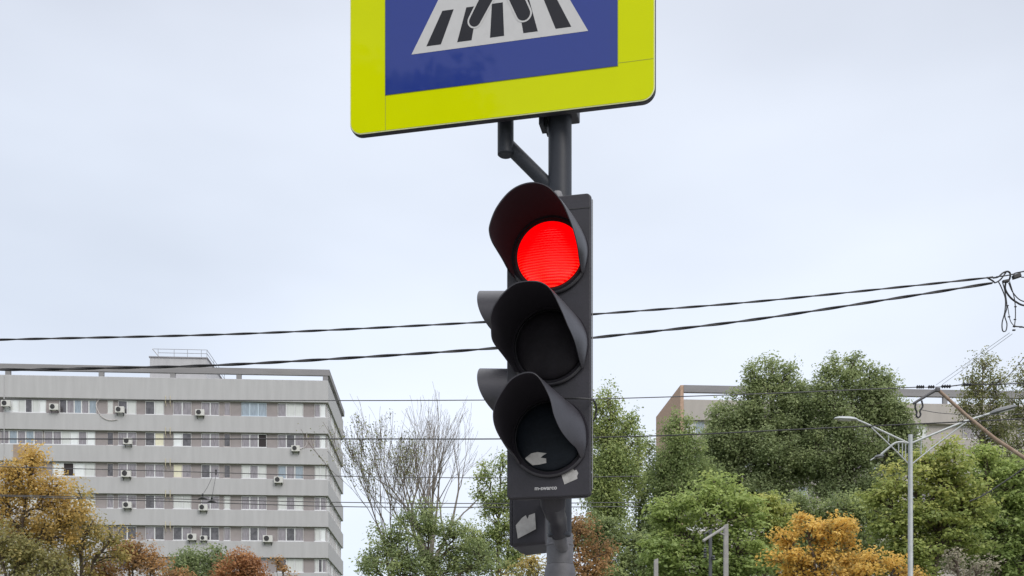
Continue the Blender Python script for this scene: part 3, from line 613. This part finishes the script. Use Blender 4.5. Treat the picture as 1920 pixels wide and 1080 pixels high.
for k, (q0, q1, lab) in enumerate((((1755,722),(1893,624),"left one of two faint guy wires rising right to the cable junction"),((1768,720),(1898,626),"right one of two faint guy wires rising right to the cable junction"))):
    cable(lab, [q0, ((q0[0]+q1[0])/2, (q0[1]+q1[1])/2), q1], 26, 0.0045, thinw, Y2=20)
cable("thin dark wire climbing right through the airy pale trees", [(1868,724),(1895,700),(1925,665),(2000,590)], 26, 0.010, cab2)
# wire hangers over the contact wires
def hanger(px, py_, topx, topy, Y, lab):
    b = PX(px, py_, Y); r = empty("wire_hanger", tuple(b)); tag(r, lab, "wire hanger", "contact wire hangers")
    f = lambda x, y: PX(x, y, Y) - b
    MB().tube([f(px-9,py_+1), f(px-4,py_-0.6), f(px,py_-1.6), f(px+4,py_-0.6), f(px+9,py_+1)], [0.012,0.035,0.05,0.035,0.012], 8).build("clamp_bar", cab, r)
    MB().lathe([(0.02,-0.02),(0.05,0.04),(0.03,0.09),(0.05,0.14),(0.02,0.2)], 10).build("insulator", cab, r)
    MB().tube([f(px,py_-8), f((px+topx)/2-0.5,(py_+topy)/2), f(topx,topy)], 0.008, 5).build("dropper", cab2, r)
    return r
hanger(380, 935, 398, 894, 41, "left black wire hanger on the contact wires before the fourth window row")
h2 = hanger(397, 941, 405, 890, 40, "right, lower black wire hanger on the contact wires before the fourth window row")
b = PX(405, 885, 40); o = MB().lathe([(0.015,-0.12),(0.035,-0.06),(0.02,0),(0.04,0.06),(0.015,0.1)], 10).build("wire_clamp", cab); o.location = tuple(b)
tag(o, "small dark clamp on the thin wire above the two black wire hangers", "clamp")

# junction of the twisted cables at the upper right
YJ = 20.0; JB = PX(1885, 520, YJ); J = empty("cable_junction", tuple(JB)); tag(J, "tangle of black cable loops and clamps where the twisted cables end at the right edge", "cable junction", None)
def jt(name, pts, r, n=30, dy=0.0): return MB().tube(smooth_path([PX(p[0], p[1], YJ+dy+0.02*i) - JB for i, p in enumerate(pts)], n), r, 6).build(name, cab, J, smooth=True)
jt("cable_loop", [(1862,521),(1872,519),(1880,512),(1889,509),(1894,513),(1893,523),(1888,530)], 0.017)
jt("cable_loop", [(1850,520),(1862,527),(1866,530),(1876,524),(1886,511)], 0.014)
jt("cable_loop", [(1872,528),(1878,540),(1885,560),(1884,585),(1879,605),(1880,620),(1886,620),(1888,607),(1884,592),(1888,575),(1884,545),(1880,530)], 0.011, 50)
jt("cable_loop", [(1886,528),(1885,542),(1893,556),(1905,566),(1922,573),(1960,572)], 0.017)
jt("cable_loop", [(1891,530),(1899,548),(1912,562),(1930,568)], 0.010)
jt("cable_loop", [(1893,528),(1902,560),(1904,590),(1902,614)], 0.009)
jt("cable_loop", [(1889,572),(1894,600),(1902,612)], 0.007)
jt("cable_loop", [(1902,612),(1915,613),(1930,616)], 0.012)
jt("messenger_wire", [(1868,519),(1885,517),(1900,514),(1925,508),(2100,480)], 0.012)
jt("messenger_wire", [(1900,520),(1912,518),(1935,520),(2100,515)], 0.010)
def jc(px, py_, s, dx=1.0, rot=0.0):
    M = Matrix.Translation(Vector(PX(px, py_, YJ) - JB)) @ Matrix.Rotation(rot, 4, 'Y')
    MB().box((-s*dx, -s*0.6, -s*0.5), (s*dx, s*0.6, s*0.5), M).build("clamp", cab, J, bevel=0.012, bseg=2)
jc(1886,527,0.05,1.3,-0.2); jc(1906,518,0.075,1.0,-0.3); jc(1889,573,0.025); jc(1892,594,0.025); jc(1904,575,0.025); jc(1903,599,0.025); jc(1902,612,0.03); jc(1914,613,0.03); jc(1901,619,0.03)
def ins_row(px0, px1, py_, n, Y, lab):
    b = PX((px0+px1)/2, py_, Y); o = MB(); M = Matrix.Rotation(R(90), 4, 'Y'); L_ = (px1-px0)/FOC*Y; pr = []
    for i in range(n*2+1): pr.append((0.055 if i % 2 else 0.022, -L_/2 + L_*i/(n*2)))
    o.lathe(pr, 12, M); ob = o.build("insulator_string", cab, smooth=False); ob.location = tuple(b); tag(ob, lab, "insulator", "black insulators by the rusty arm's apex")
ins_row(1718,1733,725.5,4,30,"leftmost black ribbed insulator on the line left of the rusty arm's apex")
ins_row(1740,1752,725.5,3,30,"small black insulator directly left of the rusty arm's apex")
ins_row(1765,1783,724.5,4,30,"black ribbed insulator directly right of the rusty arm's apex")
cable("short wire joining the black insulators at the rusty arm's apex", [(1716,726),(1750,726),(1784,724)], 30, 0.012, cab, n=12)
cable("wire from the right insulator through the airy pale trees", [(1783,724),(1810,721),(1850,721),(1920,719),(2100,716)], 30, 0.016, cab, n=30)
ins_row(1806,1822,721,3,30,"black ribbed insulator before the slender pale tree's crown")
# rusty bracket arm
rust = mat("rusty_tube", (0.20, 0.125, 0.09), 0.8, noise=0.3, nscale=6, col2=(0.30, 0.24, 0.18))
AB = PX(1758, 731, 30); arm_ = empty("bracket_arm", tuple(AB)); tag(arm_, "rusty bent bracket arm slanting down to the right edge, with a hook at its tip", "bracket arm")
f = lambda x, y, d=0.0: PX(x, y, 30+d) - AB
MB().tube([f(1757,729), f(1812,779), f(1866,823), f(1920,858), f(2080,960)], [0.045,0.047,0.052,0.053,0.06], 10).build("tube", rust, arm_, smooth=True)
MB().tube([f(1757,730), f(1732,745), f(1712,757)], [0.045,0.04,0.035], 8).build("tip_tube", cab2, arm_, smooth=True)
MB().box((-0.07,-0.055,-0.055),(0.06,0.055,0.055)).build("joint", cab2, arm_, bevel=0.02)
MB().tube(smooth_path([f(1717,756), f(1716,765), f(1719,773), f(1718,779), f(1722,783), f(1726,778), f(1725,770), f(1730,762), f(1728,751)], 40), 0.025, 6).build("hook", cab, arm_, smooth=True)

# ------------------------------------------------------------------ signal pole (foreground)
polem = mat("grey_painted_steel", (0.020, 0.023, 0.030), 0.5, spec=0.26, noise=0.12, nscale=9, bump=0.06, bscale=80)
polel = mat("worn_grey_paint", (0.085, 0.085, 0.095), 0.6, noise=0.28, nscale=14, bump=0.15, bscale=60)
blackp = mat("black_plastic_housing", (0.0140, 0.0130, 0.0195), 0.55, noise=0.30, nscale=9, bump=0.05, bscale=150)
visor_m = mat("black_plastic_visor", (0.020, 0.019, 0.025), 0.42, noise=0.25, nscale=12, bump=0.05, bscale=70)
edge_m = mat("worn_grey_edge", (0.16, 0.16, 0.17), 0.6)
YP = 3.465; XP = (1050-960)/FOC*YP
pole = empty("signal_pole", (XP, YP, 0)); tag(pole, "grey steel pole carrying the crossing sign and the traffic lights", "pole")
def zp(py_, Y=YP): return 1.6 + (HOR-py_)/FOC*Y
z_cl = zp(1003)
MB().lathe([(0.038, zp(1000)), (0.038, 5.0), (0.03, 5.02)], 32).build("tube", polem, pole, smooth=True)
MB().lathe([(0.0435, zp(1058)), (0.0435, zp(1024)), (0.045, zp(1023)), (0.045, zp(1021)), (0.042, zp(1020)), (0.042, zp(1001))], 32).build("sleeve", polel, pole, smooth=True)
MB().lathe([(0.060, 0.0), (0.060, 1.2), (0.057, 1.9), (0.0505, zp(1078)), (0.0495, zp(1068)), (0.0445, zp(1058.5))], 32).build("lower_tube", polel, pole, smooth=True)
MB().lathe([(0.13, 0), (0.13, 0.02), (0.062, 0.03), (0.062, 0.05)], 24).build("base_plate", polel, pole)
# second sign's stub and its slanting bracket
st = PX(948, 292, 3.50) - np.array([XP, YP, 0])
MB().lathe([(0.022, 0), (0.0265, 0.004), (0.0265, 0.75)], 24, Matrix.Translation(Vector(st))).build("stub_tube", polem, pole, smooth=True)
a = PX(950, 270, 3.52) - np.array([XP, YP, 0]); c = PX(1046, 366, 3.47) - np.array([XP, YP, 0])
MB().tube([a, (a+c)/2, c], 0.0225, 20).build("bracket_tube", polem, pole, smooth=True)
nb = PX(1045, 362, 3.22) - np.array([XP, YP, 0]); MB().lathe([(0.004, -0.03), (0.015, -0.028), (0.017, -0.01), (0.013, 0.002), (0.004, 0.006)], 16, Matrix.Translation(Vector(nb))).build("cable_gland", edge_m, pole, smooth=True)
MB().tube([nb - [0, 0, 0.02], np.array([0, 0, nb[2]-0.02])], 0.014, 10).build("top_bracket", polem, pole)
TH = math.atan(0.2195)                      # the sign and the main signal face this way
# sign clamp behind the sign
cm = MB(); Mc = Matrix.Rotation(-TH, 4, 'Z')
cm.box((-0.046, -0.042, zp(221)), (0.058, 0.05, zp(150)), Mc); cm.build("sign_clamp", blackp, pole, bevel=0.004)
cm = MB(); cm.box((-0.062, -0.042, zp(241)), (-0.048, 0.02, zp(150)), Mc); cm.box((-0.047, -0.02, zp(245)), (-0.041, 0.03, zp(170)), Mc); cm.build("clamp_plate", polem, pole)

# ------------------------------------------------------------------ crossing sign
lime = mat("fluorescent_yellow_film", (0.485, 0.54, 0.001), 0.4, coat=0.25, noise=0.02, nscale=4, spec=0.0)
bluef = mat("blue_reflective_film", (0.007, 0.024, 0.185), 0.30, coat=1.0, spec=0.15)
whitef = mat("white_reflective_film", (0.43, 0.43, 0.435), 0.35, coat=0.4, spec=0.3, noise=0.03, nscale=30)
blackf = mat("black_film", (0.006, 0.006, 0.010), 0.4, coat=0.1, spec=0.3)
seamf = mat("film_seam", (0.22, 0.25, 0.01), 0.6)
rimw = mat("pale_sign_edge", (0.60, 0.63, 0.35), 0.5)
sign = empty("crossing_sign", (0.157, 3.38, 3.445), -TH); tag(sign, "square blue pedestrian crossing sign with fluorescent yellow border above the red light", "sign")
S0, S1, HT = -0.7115, 0.2958, 1.02
MS = Matrix.Rotation(R(90), 4, 'X')         # prism xy -> local xz, extrusion towards -y (the viewer)
MB().prism(rrect(S0, 0, S1, HT, 0.042), -0.024, -0.003, MS).build("sign_box", blackp, sign, bevel=0.003)
MB().prism(rrect(S0+0.002, 0.002, S1-0.002, HT-0.002, 0.040), -0.0025, 0.0, MS).build("rim", rimw, sign)
fr = MB(); bx0, bx1, bz0, bz1 = -0.5859, 0.178, 0.120, 0.90
fr.prism(rrect(S0+0.005, 0.005, S1-0.005, HT-0.005, 0.037), 0.0002, 0.0012, MS); fr.build("yellow_border", lime, sign)
MB().prism([(bx0-.002,bz0-.002),(bx1+.002,bz0-.002),(bx1+.002,bz1+.002),(bx0-.002,bz1+.002)], 0.0013, 0.0018, MS).build("blue_panel_edge", seamf, sign)
MB().prism([(bx0,bz0),(bx1,bz0),(bx1,bz1),(bx0,bz1)], 0.0019, 0.0028, MS).build("blue_panel", bluef, sign)
sm = MB(); sm.prism([(bx0-.001,0.006),(bx0+.0005,0.006),(bx0+.0005,bz0-.003),(bx0-.001,bz0-.003)], 0.0013, 0.0016, MS)
sm.prism([(bx1+.003,bz0+.008),(S1-.006,bz0+.008),(S1-.006,bz0+.0095),(bx1+.003,bz0+.0095)], 0.0013, 0.0016, MS); sm.build("seam", seamf, sign)
tb0, tb1, tz = -0.496, 0.0853, 0.241; W_ = tb1 - tb0; ap = 0.53; cx = (tb0+tb1)/2
MB().prism([(tb0, tz), (tb1, tz), (cx, tz+ap)], 0.0029, 0.0034, MS).build("white_triangle", whitef, sign)
st_ = MB()
for fa, fb in ((.07,.158),(.256,.342),(.452,.535),(.648,.732),(.835,.925)):
    def q(f_, h): x = tb0 + f_*W_; k = h/0.50; return (x + (cx-x)*k, tz+h)
    st_.prism([q(fa,.020), q(fb,.020), q(fb,.128), q(fa,.128)], 0.0035, 0.0038, MS)
st_.build("zebra_stripes", blackf, sign)
def capsule(mb, p, q_, r0, r1, h0, h1):
    d = Vector((q_[0]-p[0], q_[1]-p[1])); a0 = math.atan2(d.y, d.x); pts = []
    for k in range(13): a_ = a0 + math.pi/2 + math.pi*k/12; pts.append((p[0]+r0*math.cos(a_), p[1]+r0*math.sin(a_)))
    for k in range(13): a_ = a0 - math.pi/2 + math.pi*k/12; pts.append((q_[0]+r1*math.cos(a_), q_[1]+r1*math.sin(a_)))
    mb.prism(pts, h0, h1, MS)
hip = (cx+0.012, tz+0.235)
fig = [((cx-0.077, tz+0.081), hip, 0.019, 0.024), ((cx+0.083, tz+0.082), (cx+0.016, tz+0.235), 0.022, 0.024),
       (hip, (cx+0.0, tz+0.33), 0.028, 0.030), ((cx+0.065, tz+0.26), (cx+0.015, tz+0.335), 0.012, 0.014), ((cx-0.06, tz+0.27), (cx-0.01, tz+0.335), 0.012, 0.014), ((cx, tz+0.392), (cx, tz+0.393), 0.023, 0.023)]
oo = MB(); ff = MB()
for i, (p, q_, r0, r1) in enumerate(fig):
    capsule(oo, p, q_, r0+0.0055, r1+0.0055, 0.0039, 0.0042+0.00002*i); capsule(ff, p, q_, r0, r1, 0.0044, 0.0047+0.00002*i)
oo.build("pictogram_outline", whitef, sign); ff.build("pictogram_figure", blackf, sign)

# ------------------------------------------------------------------ main traffic light
TL = empty("traffic_light", (0.11, 3.10, 0), -TH); tag(TL, "black three aspect traffic light showing red, hung below the crossing sign", "traffic light", "traffic lights on the pole")
def shell(x0, z0, x1, z1, y0, y1, tp):
    """housing body, slightly narrower at the back"""
    f = rrect(x0, z0, x1, z1, 0.012, 4); g = rrect(x0+tp, z0+tp*0.7, x1-tp, z1-tp*0.7, 0.012, 4); n = len(f)
    return MB().add([(x, y0, z) for x, z in f] + [(x, y1, z) for x, z in g], [tuple(range(n))[::-1], tuple(range(n, 2*n))] + [(i, (i+1)%n, n+(i+1)%n, n+i) for i in range(n)])
shell(-0.130, 2.168, 0.121, 3.046, 0.012, 0.11, 0.022).build("housing", blackp, TL, bevel=0.004)
MB().prism(rrect(-0.128, 2.171, 0.119, 3.043, 0.012, 4), -0.0118, 0.0, MS).build("door", blackp, TL, bevel=0.003)
MB().box((0.1212, 0.0125, 2.19), (0.1235, 0.019, 3.03)).build("side_seal", edge_m, TL, bevel=0.001)
nt_red = bpy.data.materials.new("lit_red_lens"); nt_red.use_nodes = True; t = nt_red.node_tree; b_ = t.nodes["Principled BSDF"]
b_.inputs["Base Color"].default_value = (0.4, 0.0, 0.0, 1); b_.inputs["Roughness"].default_value = 0.2
co = t.nodes.new("ShaderNodeTexCoord"); wv = t.nodes.new("ShaderNodeTexWave"); wv.wave_type = 'BANDS'; wv.bands_direction = 'Y'; wv.inputs["Scale"].default_value = 42.0; wv.inputs["Distortion"].default_value = 0.5; wv.inputs["Detail"].default_value = 1
t.links.new(co.outputs["Object"], wv.inputs["Vector"])
cr = t.nodes.new("ShaderNodeValToRGB"); cr.color_ramp.elements[0].color = (0.86, 0.0, 0.001, 1); cr.color_ramp.elements[1].color = (1.0, 0.035, 0.018, 1); cr.color_ramp.elements[0].position = 0.30
spz = t.nodes.new("ShaderNodeSeparateXYZ"); t.links.new(co.outputs["Object"], spz.inputs[0])
wx = t.nodes.new("ShaderNodeTexWave"); wx.wave_type = 'BANDS'; wx.bands_direction = 'X'; wx.inputs["Scale"].default_value = 55.0; t.links.new(co.outputs["Object"], wx.inputs["Vector"])
lo = t.nodes.new("ShaderNodeMapRange"); lo.inputs["From Min"].default_value = 0.05; lo.inputs["From Max"].default_value = -0.06; lo.inputs["To Min"].default_value = 0.12; lo.inputs["To Max"].default_value = 1.0; t.links.new(spz.outputs[1], lo.inputs[0])
f1 = t.nodes.new("ShaderNodeMath"); f1.operation = 'MULTIPLY_ADD'; t.links.new(wx.outputs[1], f1.inputs[0]); f1.inputs[1].default_value = 0.25; f1.inputs[2].default_value = 0.75
f2 = t.nodes.new("ShaderNodeMath"); f2.operation = 'MULTIPLY'; t.links.new(wv.outputs[1], f2.inputs[0]); t.links.new(f1.outputs[0], f2.inputs[1])
f3 = t.nodes.new("ShaderNodeMath"); f3.operation = 'MULTIPLY'; t.links.new(f2.outputs[0], f3.inputs[0]); t.links.new(lo.outputs[0], f3.inputs[1])
t.links.new(f3.outputs[0], cr.inputs[0]); t.links.new(cr.outputs[0], b_.inputs["Emission Color"]); b_.inputs["Emission Strength"].default_value = 1.25
bp_ = t.nodes.new("ShaderNodeBump"); bp_.inputs["Strength"].default_value = 0.6; bp_.inputs["Distance"].default_value = 0.002; t.links.new(wv.outputs[1], bp_.inputs["Height"]); t.links.new(bp_.outputs[0], b_.inputs["Normal"])
lens_off = mat("unlit_dark_lens", (0.015, 0.0135, 0.017), 0.6, spec=0.12, noise=0.2, nscale=20, bump=0.15, bscale=90)
lens_grn = mat("unlit_green_lens", (0.008, 0.011, 0.016), 0.6, spec=0.15, noise=0.2, nscale=20, bump=0.15, bscale=90)
def lens(parent, m, zc, r=0.1):
    prof = [(r*math.sin(R(a_)), 0.030*math.cos(R(a_))) for a_ in (90, 75, 60, 45, 30, 15, 3)]
    o = MB().lathe(prof, 48).build("lens", m, parent, smooth=True); o.matrix_local = Matrix.Translation((0, -0.004, zc)) @ Matrix.Rotation(R(90), 4, 'X')
    return o
visor_in = mat("matt_black_hood_lining", (0.017, 0.0155, 0.020), 0.85, spec=0.1)
def loft_visor(parent, base, rim, mouth, bulge=0.05, m=visor_m):
    """hood between a base ring on the door and a shaped front rim; outer skin and matt lining 3 mm inside"""
    n = len(base); M_ = 8; vs = []; fs = []; mi = []
    for layer in (0, 1):
        for i in range(n):
            for k_ in range(M_+1):
                t_ = k_/M_; p = base[i]*(1-t_) + rim[i]*t_; g = (1 + bulge*math.sin(math.pi*t_)) - (0.026 if layer else 0)
                vs.append((p[0]*g, p[1], p[2]*g))
    off = n*(M_+1); close = range(n-1)
    o = MB()
    for i in close:
        j = i+1
        for k_ in range(M_):
            q = (i*(M_+1)+k_, j*(M_+1)+k_, j*(M_+1)+k_+1, i*(M_+1)+k_+1)
            fs.append(q); mi.append(0); fs.append(tuple(off+v for v in q[::-1])); mi.append(1)
        e0, e1 = i*(M_+1)+M_, j*(M_+1)+M_; fs.append((e0, e1, off+e1, off+e0)); mi.append(0)
    o.add(vs, fs); o.mi = mi
    ob = o.build("visor", [m, visor_in], parent, smooth=True); ob.location = (0, 0, mouth)
    return ob
def visor_traced(parent, zc, pts, r0=0.112):
    """pts: rim knots (photo px, py, depth in front of the door, angle of the matching base point, degrees from the top)"""
    P = smooth_path([(p[0], p[1], p[2]*1000, p[3]) for p in pts], 90); rim = []; base = []
    Mi = parent.matrix_basis.inverted(); o3 = Mi @ cam.location; R3 = Mi.to_3x3()
    for px, py_, d, a_ in P:
        dl = R3 @ Vector(((px-960)/FOC, 1, (HOR-py_)/FOC)); t_ = (-d/1000 - o3.y)/dl.y; q = o3 + dl*t_
        rim.append(np.array([q.x, q.y, q.z - zc])); base.append(np.array([r0*math.sin(R(a_)), -0.001, r0*math.cos(R(a_))]))
    def tail(sgn, a0):
        out_r, out_b = [], []
        for a_ in np.linspace(a0, 180, 12)[1:]:
            q = np.array([sgn*math.sin(R(a_)), 0, math.cos(R(a_))]); out_r.append(q*0.115 + [0, -0.012, 0]); out_b.append(q*r0 + [0, -0.001, 0])
        return out_r, out_b
    tr_, tb_ = tail(-1, abs(pts[0][3])); rim = tr_[::-1] + rim; base = tb_[::-1] + base
    tr_, tb_ = tail(1, pts[-1][3]); rim += tr_; base += tb_
    rg_ = MB(); rg_.lathe([(0.104, 0.0), (0.104, 0.010), (0.112, 0.010), (0.114, 0.0)], 48, Matrix.Translation((0, 0, zc)) @ Matrix.Rotation(R(90), 4, 'X'), caps=False)
    rg_.build("lens_ring", visor_in, parent, smooth=True)
    return loft_visor(parent, base, rim, zc)
def visor_side(parent, zc, D, r0=0.112, r1=0.120):
    base = []; rim = []
    for i in range(61):
        a_ = R(-150 + 300*i/60); d = D*max(0.03, 1 - ((1-math.cos(a_))/2)**2.6*1.05)
        rr = r0 + (r1-r0)*d/D
        base.append(np.array([r0*math.sin(a_), -0.001, r0*math.cos(a_)])); rim.append(np.array([rr*math.sin(a_), -d, rr*math.cos(a_)]))
    return loft_visor(parent, base, rim, zc, 0.0)
ZC = [2.874, 2.610, 2.345]
lens(TL, nt_red, ZC[0], 0.096); lens(TL, lens_off, ZC[1]); lens(TL, lens_grn, ZC[2])
visor_traced(TL, ZC[0], [(957,510,.015,-140),(950,501,.05,-122),(938,480,.10,-108),(923,456,.155,-95),(917,438,.185,-85),(917.5,421,.20,-77),(929,391,.205,-60),(950,363,.205,-38),(973,347,.205,-18),(1000,341,.205,0),(1024,347,.205,18),(1041,361,.20,32),(1056,382,.19,46),(1068,409,.17,60),(1077,435,.14,74),(1083.5,462,.10,90),(1087,488,.05,104),(1091,512,.014,118)])
visor_traced(TL, ZC[1], [(966,698,.014,-138),(947,671,.07,-118),(924,641,.15,-100),(920,616,.185,-85),(918.5,595,.20,-75),(926,572,.205,-60),(944,548,.205,-38),(967,530,.205,-18),(997,526,.205,0),(1018,530,.20,16),(1035,545,.195,30),(1053,581,.175,50),(1065,610,.15,66),(1074,630,.12,80),(1080,648,.085,92),(1086,672,.045,106),(1091,690,.014,118)])
visor_traced(TL, ZC[2], [(975,871,.010,-140),(960,850,.05,-122),(945,833,.10,-110),(930,807,.16,-95),(924,782,.19,-80),(928,756,.20,-64),(945,726,.205,-42),(962,707,.205,-24),(988,697,.205,0),(1009,705,.20,14),(1030,743,.175,34),(1039,778,.145,50),(1052,807,.11,68),(1069,829,.07,86),(1081,841,.04,98),(1089,858,.014,114)])
paper = mat("torn_white_paper", (0.33, 0.325, 0.32), 0.8, noise=0.15, nscale=40, bump=0.2)
def sticker(parent, pts, h, M, name="sticker"): return MB().prism(pts, h, h+0.0006, M).build(name, paper, parent)
sticker(TL, [(0.033,2.238),(0.043,2.205),(0.081,2.220),(0.080,2.228),(0.084,2.236),(0.078,2.246),(0.072,2.244),(0.067,2.252)], 0.0004, MS)
lp_ = [(-0.070,2.283),(-0.066,2.277),(-0.048,2.262),(-0.028,2.262),(-0.006,2.265),(-0.006,2.277),(-0.022,2.280),(-0.014,2.286),(-0.004,2.291),(-0.030,2.296),(-0.050,2.294)]
lc_ = np.mean(lp_, axis=0); vs = []; fs = []; K_ = 5; n_ = len(lp_)
for k_ in range(K_+1):
    for p in lp_:
        q = lc_ + (np.array(p)-lc_)*k_/K_; rr_ = min(0.0995, math.hypot(q[0], q[1]-ZC[2])); vs.append((q[0], -(0.004 + 0.030*math.cos(math.asin(rr_/0.1)) + 0.0015), q[1]))
for k_ in range(K_):
    for i in range(n_): j = (i+1) % n_; fs.append((k_*n_+i, k_*n_+j, (k_+1)*n_+j, (k_+1)*n_+i))
MB().add(vs, fs).build("sticker", paper, TL)
MB().box((-0.1265, -0.0012, 3.000), (0.1175, -0.0002, 3.0025)).build("door_seam", cab, TL)
# maker's mark on the door
cu = bpy.data.curves.new("mark", 'FONT'); cu.body = "m-swarco"; cu.size = 0.0165; cu.align_x = 'CENTER'; cu.extrude = 0.0004; cu.offset = 0.0004
tmp = bpy.data.objects.new("mark", cu); col.objects.link(tmp); dg = bpy.context.evaluated_depsgraph_get(); dg.update()
me = bpy.data.meshes.new_from_object(tmp.evaluated_get(dg)); bpy.data.objects.remove(tmp)
mk = bpy.data.objects.new("maker_mark", me); col.objects.link(mk); mk.parent = TL; me.materials.clear(); me.materials.append(mat("white_print", (0.40,0.40,0.41), 0.6))
mk.matrix_local = Matrix.Translation((-0.012, -0.0008, 2.192)) @ Matrix.Rotation(R(90), 4, 'X')
# lower mounting elbow with its ring
eb = lambda x, y, Y: np.array(TL.matrix_basis.inverted() @ Vector(PX(x, y, Y)))
MB().tube([eb(1037,920,3.17), eb(1037,945,3.18), eb(1040,962,3.24), eb(1046,973,3.32), eb(1048,1000,3.372)], [0.040,0.038,0.031,0.028,0.028], 20).build("elbow", blackp, TL, smooth=True)
rg = eb(1049, 1002, 3.375); MB().lathe([(0.027,-0.006),(0.036,-0.006),(0.037,0),(0.036,0.006),(0.027,0.006)], 28, Matrix.Translation(Vector(rg))).build("ring", polem, TL, smooth=True)
e0 = eb(1048,1004,3.38); MB().tube([e0, e0+np.array([0.002,0.02,-0.02]), e0+np.array([0.004,0.05,-0.03])], [0.024,0.022,0.02], 16).build("socket", polel, TL, smooth=True)
MB().tube(smooth_path([eb(1056,747,3.07), eb(1085,747,3.05), eb(1108,749,3.06), eb(1114,752,3.08), eb(1118,765,3.12), eb(1116,785,3.14)], 30), 0.0028, 6).build("tie_wire", cab, TL)
MB().tube(smooth_path([eb(1112,752,3.12), eb(1117,756,3.13), eb(1119,768,3.13), eb(1115,783,3.13), eb(1112,790,3.14)], 24), 0.0018, 6).build("tie_wire", cab, TL)

# ------------------------------------------------------------------ second traffic light, turned to the left
T2 = empty("traffic_light", (0.014, 3.80, 0), R(-101)); tag(T2, "black traffic light turned sideways behind the lit one, its hoods showing at the left", "traffic light", "traffic lights on the pole")
zb2 = 2.105
shell(-0.126, zb2, 0.126, 3.05, 0.012, 0.125, 0.012).build("housing", blackp, T2, bevel=0.004)
MB().prism(rrect(-0.121, zb2+0.006, 0.121, 3.044, 0.010, 4), -0.0118, 0.0, MS).build("door", blackp, T2, bevel=0.003)
for zc, lm in ((2.915, lens_off), (2.640, lens_off)): lens(T2, lm, zc, 0.095)
for zc in (2.915, 2.640): visor_side(T2, zc, 0.122)
# torn sticker on its side wall (the wall that faces the pavement)
s2 = MB(); xs = 0.1262
def sw(px, py_, Y=3.655): p = PX(px, py_, Y); return (p[0]-(-0.03), p[2])
side = np.array([[967,985],[979,971],[986,966],[989,973],[992,966],[1003,962],[1005,992],[971,1010]])
vs = []
Minv = T2.matrix_basis.inverted()
for px, py_ in side:
    o3 = cam.location.copy(); d3 = Vector(((px-960)/FOC, 1, (HOR-py_)/FOC)); ol = Minv @ o3; dl = Minv.to_3x3() @ d3
    tt = (xs - ol.x)/dl.x; vs.append(ol + dl*tt)
if abs(vs[0].z) < 10:
    n_ = len(vs); V = [tuple(v_) for v_ in vs] + [(v_.x+0.0006, v_.y, v_.z) for v_ in vs]
    MB().add(V, [tuple(range(n_))[::-1], tuple(range(n_, 2*n_))] + [(i, (i+1) % n_, n_+(i+1) % n_, n_+i) for i in range(n_)]).build("sticker", paper, T2)
MB().tube([Minv @ Vector((XP, YP+0.03, 2.25)), Minv @ Vector((0.10, 3.74, 2.25))], 0.02, 12).build("mount", blackp, T2)
